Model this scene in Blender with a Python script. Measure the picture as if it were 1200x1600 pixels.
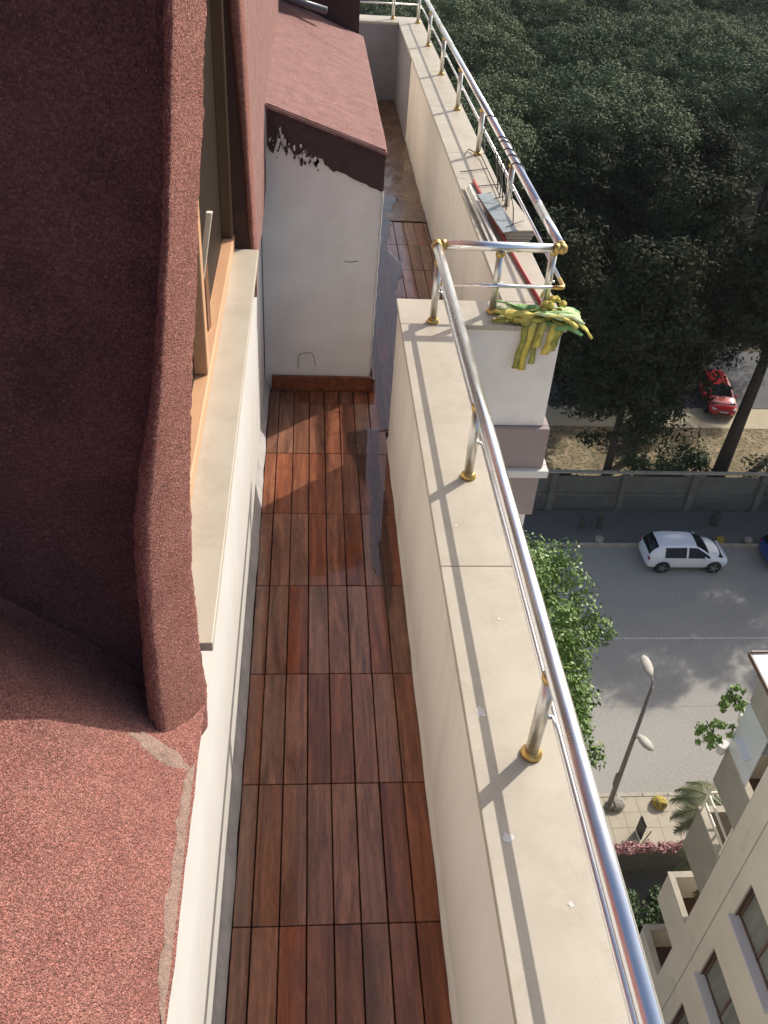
import bpy, bmesh, math, random
import numpy as np
from mathutils import Vector, Matrix, noise

for o in list(bpy.data.objects): bpy.data.objects.remove(o)
sc = bpy.context.scene
COL = sc.collection
R = random.Random(7)

# ------------------------------------------------------------------ camera
yaw, pit, roll = 0.1091, 0.6663, -0.0762
fpx = 1418.07
cf = Vector((math.sin(yaw)*math.cos(pit), math.cos(yaw)*math.cos(pit), -math.sin(pit)))
cr = Vector((math.cos(yaw), -math.sin(yaw), 0)); cd = cf.cross(cr)
r2 = math.cos(roll)*cr + math.sin(roll)*cd
d2 = -math.sin(roll)*cr + math.cos(roll)*cd
cam_d = bpy.data.cameras.new('camera'); cam = bpy.data.objects.new('camera', cam_d); COL.objects.link(cam)
M = Matrix(((r2.x, -d2.x, -cf.x, 0.1845), (r2.y, -d2.y, -cf.y, -1.6671), (r2.z, -d2.z, -cf.z, 3.2409), (0, 0, 0, 1)))
cam.matrix_world = M
cam_d.sensor_fit = 'VERTICAL'; cam_d.sensor_height = 24; cam_d.lens = 24*fpx/1600
cam_d.clip_start = 0.05; cam_d.clip_end = 3000
sc.camera = cam

# ------------------------------------------------------------------ light
SUN = Vector((1, .90, 1.03)).normalized()
elev = math.asin(SUN.z); az = math.atan2(SUN.x, SUN.y)     # azimuth from +Y towards +X
w = bpy.data.worlds.new('World'); sc.world = w; w.use_nodes = True
nt = w.node_tree; nt.nodes.clear()
sky = nt.nodes.new('ShaderNodeTexSky'); sky.sky_type = 'NISHITA'; sky.sun_disc = False
sky.sun_elevation = elev; sky.sun_rotation = az
sky.air_density = 1.0; sky.dust_density = 3.0; sky.ozone_density = 1.0
bg = nt.nodes.new('ShaderNodeBackground'); bg.inputs[1].default_value = 0.15
ow = nt.nodes.new('ShaderNodeOutputWorld')
nt.links.new(sky.outputs[0], bg.inputs[0]); nt.links.new(bg.outputs[0], ow.inputs[0])
sd = bpy.data.lights.new('sun', 'SUN'); sd.energy = 3.9; sd.angle = math.radians(0.55); sd.color = (1, .945, .85)
sun = bpy.data.objects.new('sun', sd); COL.objects.link(sun)
sun.rotation_euler = SUN.to_track_quat('Z', 'Y').to_euler(); sun.location = (40, 40, 60)
sc.view_settings.view_transform = 'Standard'; sc.view_settings.look = 'None'
sc.view_settings.exposure = 0.24; sc.view_settings.gamma = 1; sc.view_settings.use_curve_mapping = False
sc.render.engine = 'CYCLES'

# ------------------------------------------------------------------ materials
def mat(name, base, rough=.7, metal=0.0, spec=.5, col2=None, nscale=5, ncontrast=(.35, .65), detail=4,
        bump=0.0, bscale=60, bdetail=3, speck=None, spscale=200, sp=(.62, .7), stretch=(1, 1, 1),
        coat=0, coat_rough=.05, bdist=.01, rand=0.0, coords='Object', stain=None, stscale=2.5, stpos=(.58, .72), rough2=None):
    m = bpy.data.materials.new(name); m.use_nodes = True
    n = m.node_tree; N = n.nodes; L = n.links
    b = N['Principled BSDF']
    b.inputs['Roughness'].default_value = rough; b.inputs['Metallic'].default_value = metal
    b.inputs['Specular IOR Level'].default_value = spec
    b.inputs['Coat Weight'].default_value = coat; b.inputs['Coat Roughness'].default_value = coat_rough
    tc = N.new('ShaderNodeTexCoord'); mp = N.new('ShaderNodeMapping')
    mp.inputs['Scale'].default_value = stretch
    L.new(tc.outputs[coords], mp.inputs[0])
    if coords == 'Object' and rand:
        oi0 = N.new('ShaderNodeObjectInfo'); mm = N.new('ShaderNodeMath'); mm.operation = 'MULTIPLY'; mm.inputs[1].default_value = 37.
        L.new(oi0.outputs['Random'], mm.inputs[0]); L.new(mm.outputs[0], mp.inputs['Location'])
    def noi(s, d=3, rgh=.6):
        t = N.new('ShaderNodeTexNoise'); t.inputs['Scale'].default_value = s; t.inputs['Detail'].default_value = d
        t.inputs['Roughness'].default_value = rgh; L.new(mp.outputs[0], t.inputs[0]); return t
    def ramp(src, a, c_):
        r = N.new('ShaderNodeMapRange'); r.inputs[1].default_value = a; r.inputs[2].default_value = c_
        L.new(src, r.inputs[0]); return r
    col = None
    def mixc(fac, a, c_, mode='MIX'):
        x = N.new('ShaderNodeMix'); x.data_type = 'RGBA'; x.blend_type = mode
        if isinstance(fac, float): x.inputs[0].default_value = fac
        else: L.new(fac, x.inputs[0])
        for i, v in ((6, a), (7, c_)):
            if isinstance(v, tuple): x.inputs[i].default_value = (*v[:3], 1)
            else: L.new(v, x.inputs[i])
        return x.outputs[2]
    cur = tuple(base)
    if col2 is not None:
        cur = mixc(ramp(noi(nscale, detail).outputs[0], *ncontrast).outputs[0], cur, tuple(col2))
    if stain is not None:
        cur = mixc(ramp(noi(stscale, 8, .7).outputs[0], *stpos).outputs[0], cur, tuple(stain))
    if speck is not None:
        cur = mixc(ramp(noi(spscale, 2).outputs[0], *sp).outputs[0], cur, tuple(speck))
    if rand:
        oi = N.new('ShaderNodeObjectInfo'); h = N.new('ShaderNodeHueSaturation')
        mr = N.new('ShaderNodeMapRange'); mr.inputs[3].default_value = 1-rand; mr.inputs[4].default_value = 1+rand
        L.new(oi.outputs['Random'], mr.inputs[0]); L.new(mr.outputs[0], h.inputs['Value'])
        m2 = N.new('ShaderNodeMath'); m2.operation = 'MULTIPLY'; m2.inputs[1].default_value = 7.13
        m3 = N.new('ShaderNodeMath'); m3.operation = 'FRACT'; m4 = N.new('ShaderNodeMapRange')
        m4.inputs[3].default_value = .5-rand*.05; m4.inputs[4].default_value = .5+rand*.05
        L.new(oi.outputs['Random'], m2.inputs[0]); L.new(m2.outputs[0], m3.inputs[0]); L.new(m3.outputs[0], m4.inputs[0]); L.new(m4.outputs[0], h.inputs['Hue'])
        if isinstance(cur, tuple): h.inputs['Color'].default_value = (*cur[:3], 1)
        else: L.new(cur, h.inputs['Color'])
        cur = h.outputs[0]
    if isinstance(cur, tuple): b.inputs['Base Color'].default_value = (*cur[:3], 1)
    else: L.new(cur, b.inputs['Base Color'])
    if rough2 is not None:
        r = ramp(noi(3.3, 5).outputs[0], .4, .6); r.inputs[3].default_value = rough; r.inputs[4].default_value = rough2
        L.new(r.outputs[0], b.inputs['Roughness'])
    if bump:
        bm_ = N.new('ShaderNodeBump'); bm_.inputs['Strength'].default_value = bump; bm_.inputs['Distance'].default_value = bdist
        L.new(noi(bscale, bdetail).outputs[0], bm_.inputs['Height']); L.new(bm_.outputs[0], b.inputs['Normal'])
    return m

MT = {}
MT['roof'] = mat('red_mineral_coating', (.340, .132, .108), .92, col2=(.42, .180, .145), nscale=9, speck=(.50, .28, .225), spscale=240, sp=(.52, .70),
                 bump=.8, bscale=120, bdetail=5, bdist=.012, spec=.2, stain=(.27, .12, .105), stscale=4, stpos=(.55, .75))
MT['roof_fine'] = mat('worn_pink_coating', (.27, .145, .13), .92, col2=(.35, .20, .18), nscale=11, speck=(.44, .28, .25), spscale=120, sp=(.5, .72),
                 bump=.9, bscale=150, bdist=.009, spec=.15, stain=(.24, .15, .125), stscale=6, stpos=(.52, .75))
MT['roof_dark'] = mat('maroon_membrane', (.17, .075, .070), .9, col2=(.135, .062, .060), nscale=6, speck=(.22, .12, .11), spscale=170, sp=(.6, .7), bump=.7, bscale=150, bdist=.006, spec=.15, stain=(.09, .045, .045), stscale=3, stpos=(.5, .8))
def granules(m, scale, dist, lo, hi):
    N = m.node_tree.nodes; L = m.node_tree.links; b = N['Principled BSDF']
    geo = N.new('ShaderNodeNewGeometry'); v = N.new('ShaderNodeTexVoronoi'); v.inputs['Scale'].default_value = scale; v.inputs['Randomness'].default_value = 1
    L.new(geo.outputs['Position'], v.inputs['Vector'])
    src = b.inputs['Base Color'].links[0].from_socket
    sep = N.new('ShaderNodeSeparateColor'); L.new(v.outputs['Color'], sep.inputs[0])
    pw_ = N.new('ShaderNodeMath'); pw_.operation = 'POWER'; pw_.inputs[1].default_value = 1.6; L.new(sep.outputs[0], pw_.inputs[0])
    mr = N.new('ShaderNodeMapRange'); mr.inputs[3].default_value = lo; mr.inputs[4].default_value = hi; L.new(pw_.outputs[0], mr.inputs[0])
    mx = N.new('ShaderNodeMix'); mx.data_type = 'RGBA'; mx.blend_type = 'MULTIPLY'; mx.inputs[0].default_value = 1
    L.new(src, mx.inputs[6]); L.new(mr.outputs[0], mx.inputs[7]); L.new(mx.outputs[2], b.inputs['Base Color'])
    old = b.inputs['Normal'].links[0].from_socket
    bp = N.new('ShaderNodeBump'); bp.invert = True; bp.inputs['Strength'].default_value = 1; bp.inputs['Distance'].default_value = dist
    L.new(v.outputs['Distance'], bp.inputs['Height']); L.new(old, bp.inputs['Normal']); L.new(bp.outputs[0], b.inputs['Normal'])
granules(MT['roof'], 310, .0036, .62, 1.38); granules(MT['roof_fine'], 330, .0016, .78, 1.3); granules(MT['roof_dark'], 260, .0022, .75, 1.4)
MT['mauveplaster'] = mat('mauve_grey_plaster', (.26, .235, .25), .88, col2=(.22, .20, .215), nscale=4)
MT['bitumen'] = mat('brown_bitumen', (.045, .022, .022), .75, col2=(.065, .035, .035), nscale=20, bump=.4, bscale=80)
MT['mortar'] = mat('grey_mortar', (.27, .185, .145), .95, col2=(.20, .125, .10), nscale=22, speck=(.40, .26, .2), spscale=240, sp=(.55, .65), bump=1, bscale=90, bdist=.006)
MT['white'] = mat('white_paint', (.62, .605, .575), .8, col2=(.585, .565, .53), nscale=3, bump=.15, bscale=60, bdist=.003, stain=(.56, .53, .48), stscale=4, stpos=(.58, .85))
MT['dirtywhite'] = mat('scuffed_white_plaster', (.82, .785, .74), .85, col2=(.72, .68, .635), nscale=3.5, bump=.3, bscale=50, bdist=.004, stain=(.50, .47, .44), stscale=4.5, stpos=(.66, .85))
MT['beige'] = mat('beige_plaster', (.80, .735, .66), .85, col2=(.75, .685, .61), nscale=4, bump=.25, bscale=70, bdist=.003, stain=(.58, .52, .45), stscale=3, stpos=(.52, .8), stretch=(1, 1, .25))
MT['fillet'] = mat('grey_cement_fillet', (.36, .35, .34), .9, col2=(.5, .48, .46), nscale=8, bump=.6, bscale=60, bdist=.006)
MT['marble'] = mat('cream_marble', (.435, .385, .305), .45, col2=(.485, .435, .35), nscale=5, detail=8, bump=.06, bscale=90, bdist=.002, stain=(.37, .315, .24), stscale=6, stpos=(.5, .8), spec=.35, rand=.03, speck=(.36, .30, .22), spscale=75, sp=(.66, .74))
MT['wood'] = None
MT['chrome'] = mat('chrome', (.84, .84, .85), .22, metal=1, bump=.03, bscale=14, bdist=.004, rough2=.32)
MT['steel'] = mat('brushed_steel', (.70, .68, .63), .3, metal=.9, bump=.05, bscale=20, bdist=.004)
MT['brass'] = mat('brass', (.62, .43, .15), .33, metal=.85, col2=(.50, .33, .10), nscale=40)
MT['tan'] = mat('shaded_peach_wood', (.13, .072, .036), .7, col2=(.10, .055, .028), nscale=12, stretch=(1, 1, .15))  # peach frame wood darkened, shade of the recess put into its colour
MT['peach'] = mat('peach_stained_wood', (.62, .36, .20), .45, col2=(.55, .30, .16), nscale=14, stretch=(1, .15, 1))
MT['brownwood'] = mat('brown_stained_wood', (.22, .09, .04), .5, col2=(.16, .065, .03), nscale=18, stretch=(1, 1, .1))
MT['recess'] = mat('brown_reveal', (.085, .040, .030), .8, col2=(.065, .032, .026), nscale=9, bump=.2, bscale=80)
MT['cream'] = mat('cream_paint', (.75, .69, .56), .5)
MT['glass'] = mat('dark_window_glass', (.02, .024, .026), .05, spec=.7)
MT['room_pane'] = mat('brown_shaded_pane', (.022, .014, .010), .5, spec=.1)
MT['nb_pane'] = mat('curtained_pane', (.20, .205, .175), .22, col2=(.13, .135, .12), nscale=1.1, stretch=(1, 4, .3))
MT['black'] = mat('black_wire', (.012, .012, .013), .5)
MT['rubber'] = mat('rubber', (.02, .02, .02), .8)
MT['pipe'] = mat('dark_grey_pvc', (.09, .09, .11), .35)
MT['asphalt'] = mat('asphalt', (.30, .282, .25), .85, col2=(.265, .25, .22), nscale=.35, detail=8, bump=.3, bscale=30, bdist=.01, speck=(.38, .355, .31), spscale=22, sp=(.5, .7), stain=(.28, .26, .23), stscale=.22, stpos=(.55, .75), stretch=(.35, 1, 1))
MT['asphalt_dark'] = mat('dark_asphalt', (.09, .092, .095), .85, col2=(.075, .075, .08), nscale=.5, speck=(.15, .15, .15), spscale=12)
MT['asphalt_patch'] = mat('worn_seam', (.24, .22, .19), .85, col2=(.31, .285, .25), nscale=2)
MT['pave'] = mat('beige_paving', (.42, .365, .28), .85, col2=(.37, .32, .24), nscale=.9, detail=8, stain=(.24, .2, .15), stscale=1.2)
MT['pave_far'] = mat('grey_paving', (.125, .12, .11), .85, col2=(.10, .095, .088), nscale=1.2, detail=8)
MT['kerb'] = mat('kerb_concrete', (.42, .38, .30), .85, col2=(.34, .30, .24), nscale=3)
MT['line'] = mat('worn_road_paint', (.58, .56, .50), .7, col2=(.33, .31, .28), nscale=7)
MT['dirt'] = mat('dry_earth', (.34, .27, .17), .95, col2=(.17, .125, .07), nscale=1.1, detail=9, speck=(.10, .09, .04), spscale=4.5, sp=(.5, .6))
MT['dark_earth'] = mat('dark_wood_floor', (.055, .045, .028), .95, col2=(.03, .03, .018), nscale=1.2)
MT['sand'] = mat('pale_paving_strip', (.46, .40, .28), .9, col2=(.41, .35, .24), nscale=1)
MT['grey_wall'] = mat('grey_boundary_plaster', (.16, .155, .135), .9, col2=(.12, .115, .10), nscale=1.4, detail=7)
MT['nb_wall'] = mat('neighbour_plaster', (.62, .57, .485), .88, col2=(.56, .51, .43), nscale=.8, detail=8, stain=(.44, .40, .34), stscale=.7, bump=.1, bscale=10)
MT['nb_stone'] = mat('neighbour_grey_render', (.32, .30, .255), .88, col2=(.27, .25, .215), nscale=1.5, detail=8)
MT['lav'] = mat('pale_grey_sill', (.50, .48, .50), .6)
MT['brown'] = mat('dark_brown_frame', (.10, .055, .04), .5)
MT['mauve'] = mat('mauve_band', (.30, .245, .235), .85, col2=(.27, .215, .205), nscale=3)
MT['panelglass'] = mat('frosted_sheet', (.55, .58, .60), .25, spec=.6, col2=(.5, .53, .55), nscale=1.5)
MT['needle'] = mat('pine_foliage', (.082, .108, .052), .75, spec=.15, col2=(.15, .175, .085), nscale=.9, rand=.2)
MT['dark_needle'] = mat('dark_conifer_foliage', (.026, .031, .015), .8, spec=.1, col2=(.048, .054, .025), nscale=.7, rand=.1)
MT['leaf'] = mat('green_leaves', (.075, .145, .025), .5, spec=.4, col2=(.16, .25, .05), nscale=3.2)
MT['shrub'] = mat('shrub_leaves', (.035, .07, .02), .6, col2=(.06, .10, .03), nscale=2, rand=.15)
MT['palm'] = mat('palm_leaflets', (.07, .085, .03), .55, col2=(.12, .12, .05), nscale=2)
MT['bark'] = mat('bark', (.075, .058, .042), .95, col2=(.05, .038, .028), nscale=4, stretch=(1, 1, .3), bump=.8, bscale=9, bdist=.05)
MT['flower'] = mat('pink_blossom', (.52, .30, .29), .7, col2=(.30, .12, .12), nscale=6)
MT['lamp'] = mat('weathered_lamp_housing', (.48, .45, .39), .6, col2=(.38, .35, .30), nscale=9)
MT['pole'] = mat('galvanised_pole', (.20, .18, .155), .6)
MT['yellowpaint'] = mat('yellow_paint', (.42, .32, .035), .8, col2=(.16, .12, .06), nscale=6, ncontrast=(.4, .6))
MT['stone'] = mat('grey_stone', (.34, .31, .26), .9, col2=(.22, .2, .17), nscale=5)
MT['darkstone'] = mat('dark_stone', (.06, .055, .05), .9)
MT['carwhite'] = mat('white_car_paint', (.72, .74, .78), .25, coat=.6, spec=.5)
MT['carred'] = mat('red_car_paint', (.62, .03, .035), .25, coat=.7)
MT['carblue'] = mat('blue_car_paint', (.015, .05, .22), .25, coat=.7)
MT['carglass'] = mat('tinted_car_glass', (.010, .011, .012), .08, spec=.3)
MT['carlight'] = mat('car_lamp', (.55, .55, .55), .15, coat=.5)
MT['tail'] = mat('tail_lamp', (.28, .015, .015), .2, coat=.5)
MT['rim'] = mat('alloy', (.35, .35, .36), .35, metal=.8)
MT['yellow'] = mat('yellow_cloth', (.66, .58, .14), .8, col2=(.52, .40, .07), nscale=20, bump=.4, bscale=90, bdist=.004)
MT['olive'] = mat('olive_cloth', (.36, .35, .08), .8, col2=(.24, .24, .05), nscale=18, bump=.4, bscale=90, bdist=.004)
MT['green'] = mat('green_cloth', (.12, .30, .09), .75, col2=(.30, .48, .18), nscale=14, bump=.4, bscale=90, bdist=.004)
MT['palegreen'] = mat('pale_green_cloth', (.50, .66, .30), .75, col2=(.62, .66, .36), nscale=14)
MT['redpole'] = mat('red_paint', (.42, .05, .045), .45)
MT['greysheet'] = mat('blue_grey_sheet', (.33, .38, .40), .5, col2=(.28, .33, .35), nscale=9)
MT['screed'] = mat('wet_tan_screed', (.15, .080, .038), .08, col2=(.10, .052, .026), nscale=4, detail=9, bump=.25, bscale=14, bdist=.004, spec=.5, rough2=.4)
MT['gap'] = mat('dark_gap', (.018, .014, .012), .8)
MT['pinktile'] = mat('reddish_brown_terrace', (.12, .07, .055), .8, col2=(.09, .05, .04), nscale=2)

# wet reddish deck wood: long grain, each board its own tone, film of water on part of it
def wood_mat():
    m = bpy.data.materials.new('wet_hardwood'); m.use_nodes = True
    n = m.node_tree; N = n.nodes; L = n.links; b = N['Principled BSDF']
    tc = N.new('ShaderNodeTexCoord'); oi = N.new('ShaderNodeObjectInfo')
    mul = N.new('ShaderNodeVectorMath'); mul.operation = 'SCALE'; mul.inputs['Scale'].default_value = 1
    cmb = N.new('ShaderNodeCombineXYZ'); mx = N.new('ShaderNodeMath'); mx.operation = 'MULTIPLY'; mx.inputs[1].default_value = 53
    L.new(oi.outputs['Random'], mx.inputs[0]); L.new(mx.outputs[0], cmb.inputs[0]); L.new(mx.outputs[0], cmb.inputs[1])
    add = N.new('ShaderNodeVectorMath'); L.new(tc.outputs['Object'], add.inputs[0]); L.new(cmb.outputs[0], add.inputs[1])
    mp = N.new('ShaderNodeMapping'); mp.inputs['Scale'].default_value = (1, .09, 1); L.new(add.outputs[0], mp.inputs[0])
    t1 = N.new('ShaderNodeTexNoise'); t1.inputs['Scale'].default_value = 22; t1.inputs['Detail'].default_value = 6; t1.inputs['Distortion'].default_value = 1.2
    t2 = N.new('ShaderNodeTexNoise'); t2.inputs['Scale'].default_value = 210; t2.inputs['Detail'].default_value = 3
    L.new(mp.outputs[0], t1.inputs[0]); L.new(mp.outputs[0], t2.inputs[0])
    cr_ = N.new('ShaderNodeValToRGB'); e = cr_.color_ramp.elements
    e[0].position = .3; e[0].color = (.125, .036, .016, 1); e[1].position = .72; e[1].color = (.32, .100, .036, 1)
    k = cr_.color_ramp.elements.new(.5); k.color = (.21, .064, .024, 1)
    L.new(t1.outputs[0], cr_.inputs[0])
    mix = N.new('ShaderNodeMix'); mix.data_type = 'RGBA'; mix.blend_type = 'MULTIPLY'; mix.inputs[0].default_value = .40
    r2_ = N.new('ShaderNodeMapRange'); r2_.inputs[1].default_value = .35; r2_.inputs[2].default_value = .6; r2_.inputs[3].default_value = .45; r2_.inputs[4].default_value = 1.1
    L.new(t2.outputs[0], r2_.inputs[0]); L.new(cr_.outputs[0], mix.inputs[6]); L.new(r2_.outputs[0], mix.inputs[7])
    # tone per board
    hs = N.new('ShaderNodeHueSaturation')
    v = N.new('ShaderNodeMapRange'); v.inputs[3].default_value = .84; v.inputs[4].default_value = 1.14; L.new(oi.outputs['Random'], v.inputs[0]); L.new(v.outputs[0], hs.inputs['Value'])
    f1 = N.new('ShaderNodeMath'); f1.operation = 'MULTIPLY'; f1.inputs[1].default_value = 11.7; f2 = N.new('ShaderNodeMath'); f2.operation = 'FRACT'
    L.new(oi.outputs['Random'], f1.inputs[0]); L.new(f1.outputs[0], f2.inputs[0])
    h1 = N.new('ShaderNodeMapRange'); h1.inputs[3].default_value = .496; h1.inputs[4].default_value = .508; L.new(f2.outputs[0], h1.inputs[0]); L.new(h1.outputs[0], hs.inputs['Hue'])
    s1 = N.new('ShaderNodeMapRange'); s1.inputs[3].default_value = .98; s1.inputs[4].default_value = .74; L.new(f2.outputs[0], s1.inputs[0]); L.new(s1.outputs[0], hs.inputs['Saturation'])
    L.new(mix.outputs[2], hs.inputs['Color'])
    # grey scuffs and dried water marks, in place on the floor
    geo = N.new('ShaderNodeNewGeometry'); t3 = N.new('ShaderNodeTexNoise'); t3.inputs['Scale'].default_value = 3.1; t3.inputs['Detail'].default_value = 9; t3.inputs['Roughness'].default_value = .7
    L.new(geo.outputs['Position'], t3.inputs[0])
    r3 = N.new('ShaderNodeMapRange'); r3.inputs[1].default_value = .5; r3.inputs[2].default_value = .75; r3.inputs[4].default_value = .45; L.new(t3.outputs[0], r3.inputs[0])
    m3 = N.new('ShaderNodeMix'); m3.data_type = 'RGBA'; L.new(r3.outputs[0], m3.inputs[0]); L.new(hs.outputs[0], m3.inputs[6]); m3.inputs[7].default_value = (.13, .075, .055, 1)
    L.new(m3.outputs[2], b.inputs['Base Color'])
    rr = N.new('ShaderNodeMapRange'); rr.inputs[1].default_value = .42; rr.inputs[2].default_value = .62; rr.inputs[3].default_value = .10; rr.inputs[4].default_value = .34
    t4 = N.new('ShaderNodeTexNoise'); t4.inputs['Scale'].default_value = 1.7; t4.inputs['Detail'].default_value = 6; L.new(geo.outputs['Position'], t4.inputs[0])
    L.new(t4.outputs[0], rr.inputs[0]); L.new(rr.outputs[0], b.inputs['Roughness'])
    b.inputs['Specular IOR Level'].default_value = .22
    b.inputs['Coat Weight'].default_value = .32; b.inputs['Coat Roughness'].default_value = .04
    bp = N.new('ShaderNodeBump'); bp.inputs['Strength'].default_value = .18; bp.inputs['Distance'].default_value = .002
    L.new(t1.outputs[0], bp.inputs['Height']); L.new(bp.outputs[0], b.inputs['Normal'])
    return m
MT['wood'] = wood_mat()

# ------------------------------------------------------------------ helpers
def tag(o, label=None, cat=None, group=None, kind=None):
    if label: o['label'] = label
    if cat: o['category'] = cat
    if group: o['group'] = group
    if kind: o['kind'] = kind
    return o
def empty(name, loc=(0, 0, 0), rz=0, label=None, cat=None, group=None):
    o = bpy.data.objects.new(name, None); COL.objects.link(o); o.location = loc; o.rotation_euler = (0, 0, rz)
    o.empty_display_size = .2
    return tag(o, label, cat, group)
class MB:
    def __init__(s): s.v = []; s.f = []
    def add(s, vs, fs):
        k = len(s.v); s.v += [tuple(v) for v in vs]; s.f += [tuple(i+k for i in f) for f in fs]; return s
    def box(s, x0, x1, y0, y1, z0, z1):
        return s.add([(x0, y0, z0), (x1, y0, z0), (x1, y1, z0), (x0, y1, z0), (x0, y0, z1), (x1, y0, z1), (x1, y1, z1), (x0, y1, z1)],
                     [(0, 3, 2, 1), (4, 5, 6, 7), (0, 1, 5, 4), (1, 2, 6, 5), (2, 3, 7, 6), (3, 0, 4, 7)])
    def obox(s, c, ax, ay, az):            # oriented box from centre and half axes
        c, ax, ay, az = map(Vector, (c, ax, ay, az)); vs = []
        for k in (-1, 1):
            for (i, j) in ((-1, -1), (1, -1), (1, 1), (-1, 1)): vs.append(c+i*ax+j*ay+k*az)
        return s.add(vs, [(0, 3, 2, 1), (4, 5, 6, 7), (0, 1, 5, 4), (1, 2, 6, 5), (2, 3, 7, 6), (3, 0, 4, 7)])
    def tube(s, pts, r, n=12, caps=True):
        pts = [Vector(p) for p in pts]; rs = r if isinstance(r, (list, tuple)) else [r]*len(pts)
        prev = None; base = len(s.v); m = len(pts)
        for i, p in enumerate(pts):
            t = (pts[min(i+1, m-1)]-pts[max(i-1, 0)]).normalized()
            if prev is None:
                a = t.orthogonal().normalized()
            else:
                a = (prev-t*prev.dot(t)); a = a.normalized() if a.length > 1e-6 else t.orthogonal().normalized()
            prev = a; b = t.cross(a)
            for k in range(n):
                q = 2*math.pi*k/n; s.v.append(tuple(p+rs[i]*(math.cos(q)*a+math.sin(q)*b)))
        for i in range(m-1):
            for k in range(n):
                a0 = base+i*n+k; a1 = base+i*n+(k+1) % n
                s.f.append((a0, a1, a1+n, a0+n))
        if caps:
            s.f.append(tuple(base+k for k in range(n))[::-1]); s.f.append(tuple(base+(m-1)*n+k for k in range(n)))
        return s
    def lathe(s, prof, c=(0, 0, 0), n=20):
        base = len(s.v); c = Vector(c)
        for (r, z) in prof:
            for k in range(n):
                q = 2*math.pi*k/n; s.v.append((c.x+r*math.cos(q), c.y+r*math.sin(q), c.z+z))
        for i in range(len(prof)-1):
            for k in range(n):
                a0 = base+i*n+k; a1 = base+i*n+(k+1) % n; s.f.append((a0, a1, a1+n, a0+n))
        s.f.append(tuple(base+k for k in range(n))[::-1]); s.f.append(tuple(base+(len(prof)-1)*n+k for k in range(n)))
        return s
    def prism(s, poly, d):                 # planar polygon (3D pts) pushed by vector d
        d = Vector(d); n = len(poly); a = [Vector(p) for p in poly]
        return s.add(a+[p+d for p in a], [tuple(range(n))[::-1], tuple(range(n, 2*n))]+[(i, (i+1) % n, (i+1) % n+n, i+n) for i in range(n)])
    def build(s, name, m, parent=None, smooth=False, bevel=0, seg=2):
        me = bpy.data.meshes.new(name); me.from_pydata(s.v, [], s.f); 
        b = bmesh.new(); b.from_mesh(me); bmesh.ops.recalc_face_normals(b, faces=b.faces[:]); b.to_mesh(me); b.free()
        me.materials.append(m if not isinstance(m, str) else MT[m])
        if smooth: me.polygons.foreach_set('use_smooth', [True]*len(me.polygons))
        o = bpy.data.objects.new(name, me); COL.objects.link(o)
        if parent: o.parent = parent
        if bevel:
            md = o.modifiers.new('bevel', 'BEVEL'); md.width = bevel; md.segments = seg; md.limit_method = 'ANGLE'
        return o
def rel(mb, origin):
    o = Vector(origin); mb.v = [tuple(Vector(v)-o) for v in mb.v]; return mb
def kids(o): return [c for c in COL.objects if c.parent == o]
def copy_tree(o, parent=None):
    c = o.copy(); COL.objects.link(c); c.parent = parent
    for ch in kids(o): copy_tree(ch, c)
    return c
def fbm(x, y, z, s, o=3): return noise.fractal(Vector((x*s, y*s, z*s)), 1.0, 2.0, o)
def smooth_path(ctrl, rad=.05, n=6):
    """round the corners of a polyline"""
    P = [Vector(p) for p in ctrl]; out = [P[0]]
    for i in range(1, len(P)-1):
        a = (P[i-1]-P[i]); b = (P[i+1]-P[i]); r = min(rad, a.length*.45, b.length*.45)
        A = P[i]+a.normalized()*r; B = P[i]+b.normalized()*r
        for k in range(n+1):
            t = k/n; out.append((1-t)**2*A+2*t*(1-t)*P[i]+t*t*B)
    out.append(P[-1]); return out

HZ = bpy.data.materials.new('haze'); HZ.use_nodes = True; hn = HZ.node_tree; hn.nodes.clear()
ho = hn.nodes.new('ShaderNodeOutputMaterial'); hv = hn.nodes.new('ShaderNodeVolumePrincipled'); hv.inputs['Density'].default_value = .00012; hv.inputs['Color'].default_value = (.86, .92, 1, 1); hv.inputs['Anisotropy'].default_value = .2
hn.links.new(hv.outputs[0], ho.inputs['Volume'])
tag(MB().box(-260, 430, -160, 620, -28.5, 12).build('haze', HZ), kind='stuff')
# ================================================================== GROUND, STREET
G = -26.0
MB().box(-250, 420, -150, 600, G-1, G-.02).build('ground', 'dirt')
tag(bpy.data.objects['ground'], kind='structure')
def sheet(name, m, x0, x1, y0, y1, z0, z1, b=0):
    return tag(MB().box(x0, x1, y0, y1, z0, z1).build(name, m, bevel=b), kind='structure')
sheet('road', 'asphalt', -120, 200, 18.05, 32.6, G-.018, G)
sheet('pavement', 'pave', -120, 200, 15.25, 17.9, G-.017, G+.12)
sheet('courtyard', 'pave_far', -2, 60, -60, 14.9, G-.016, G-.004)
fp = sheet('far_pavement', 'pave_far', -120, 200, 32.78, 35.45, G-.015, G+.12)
fp.name = 'pavement'
kr = tag(empty('kerb'), kind='structure'); kf = tag(empty('kerb'), kind='structure')
kb = None
for i in range(36):
    if kb is None: o = kb = MB().box(0, .97, 17.902, 18.07, G-.01, G+.15).build('kerb_stone', 'kerb', kr, bevel=.015)
    else: o = kb.copy(); COL.objects.link(o)
    o.location = (4+i*1.0, 0, 0)
    o2 = kb.copy(); COL.objects.link(o2); o2.parent = kf; o2.location = (8+i*1.0, 14.69, 0)
sheet('lane_line', 'line', -120, 200, 26.18, 26.27, G+.001, G+.006)
sheet('asphalt_seam', 'asphalt_patch', -120, 200, 22.3, 22.325, G+.001, G+.005)
sheet('car_park', 'asphalt_dark', -40, 120, 46.3, 53.9, G-.019, G-.003)
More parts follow.
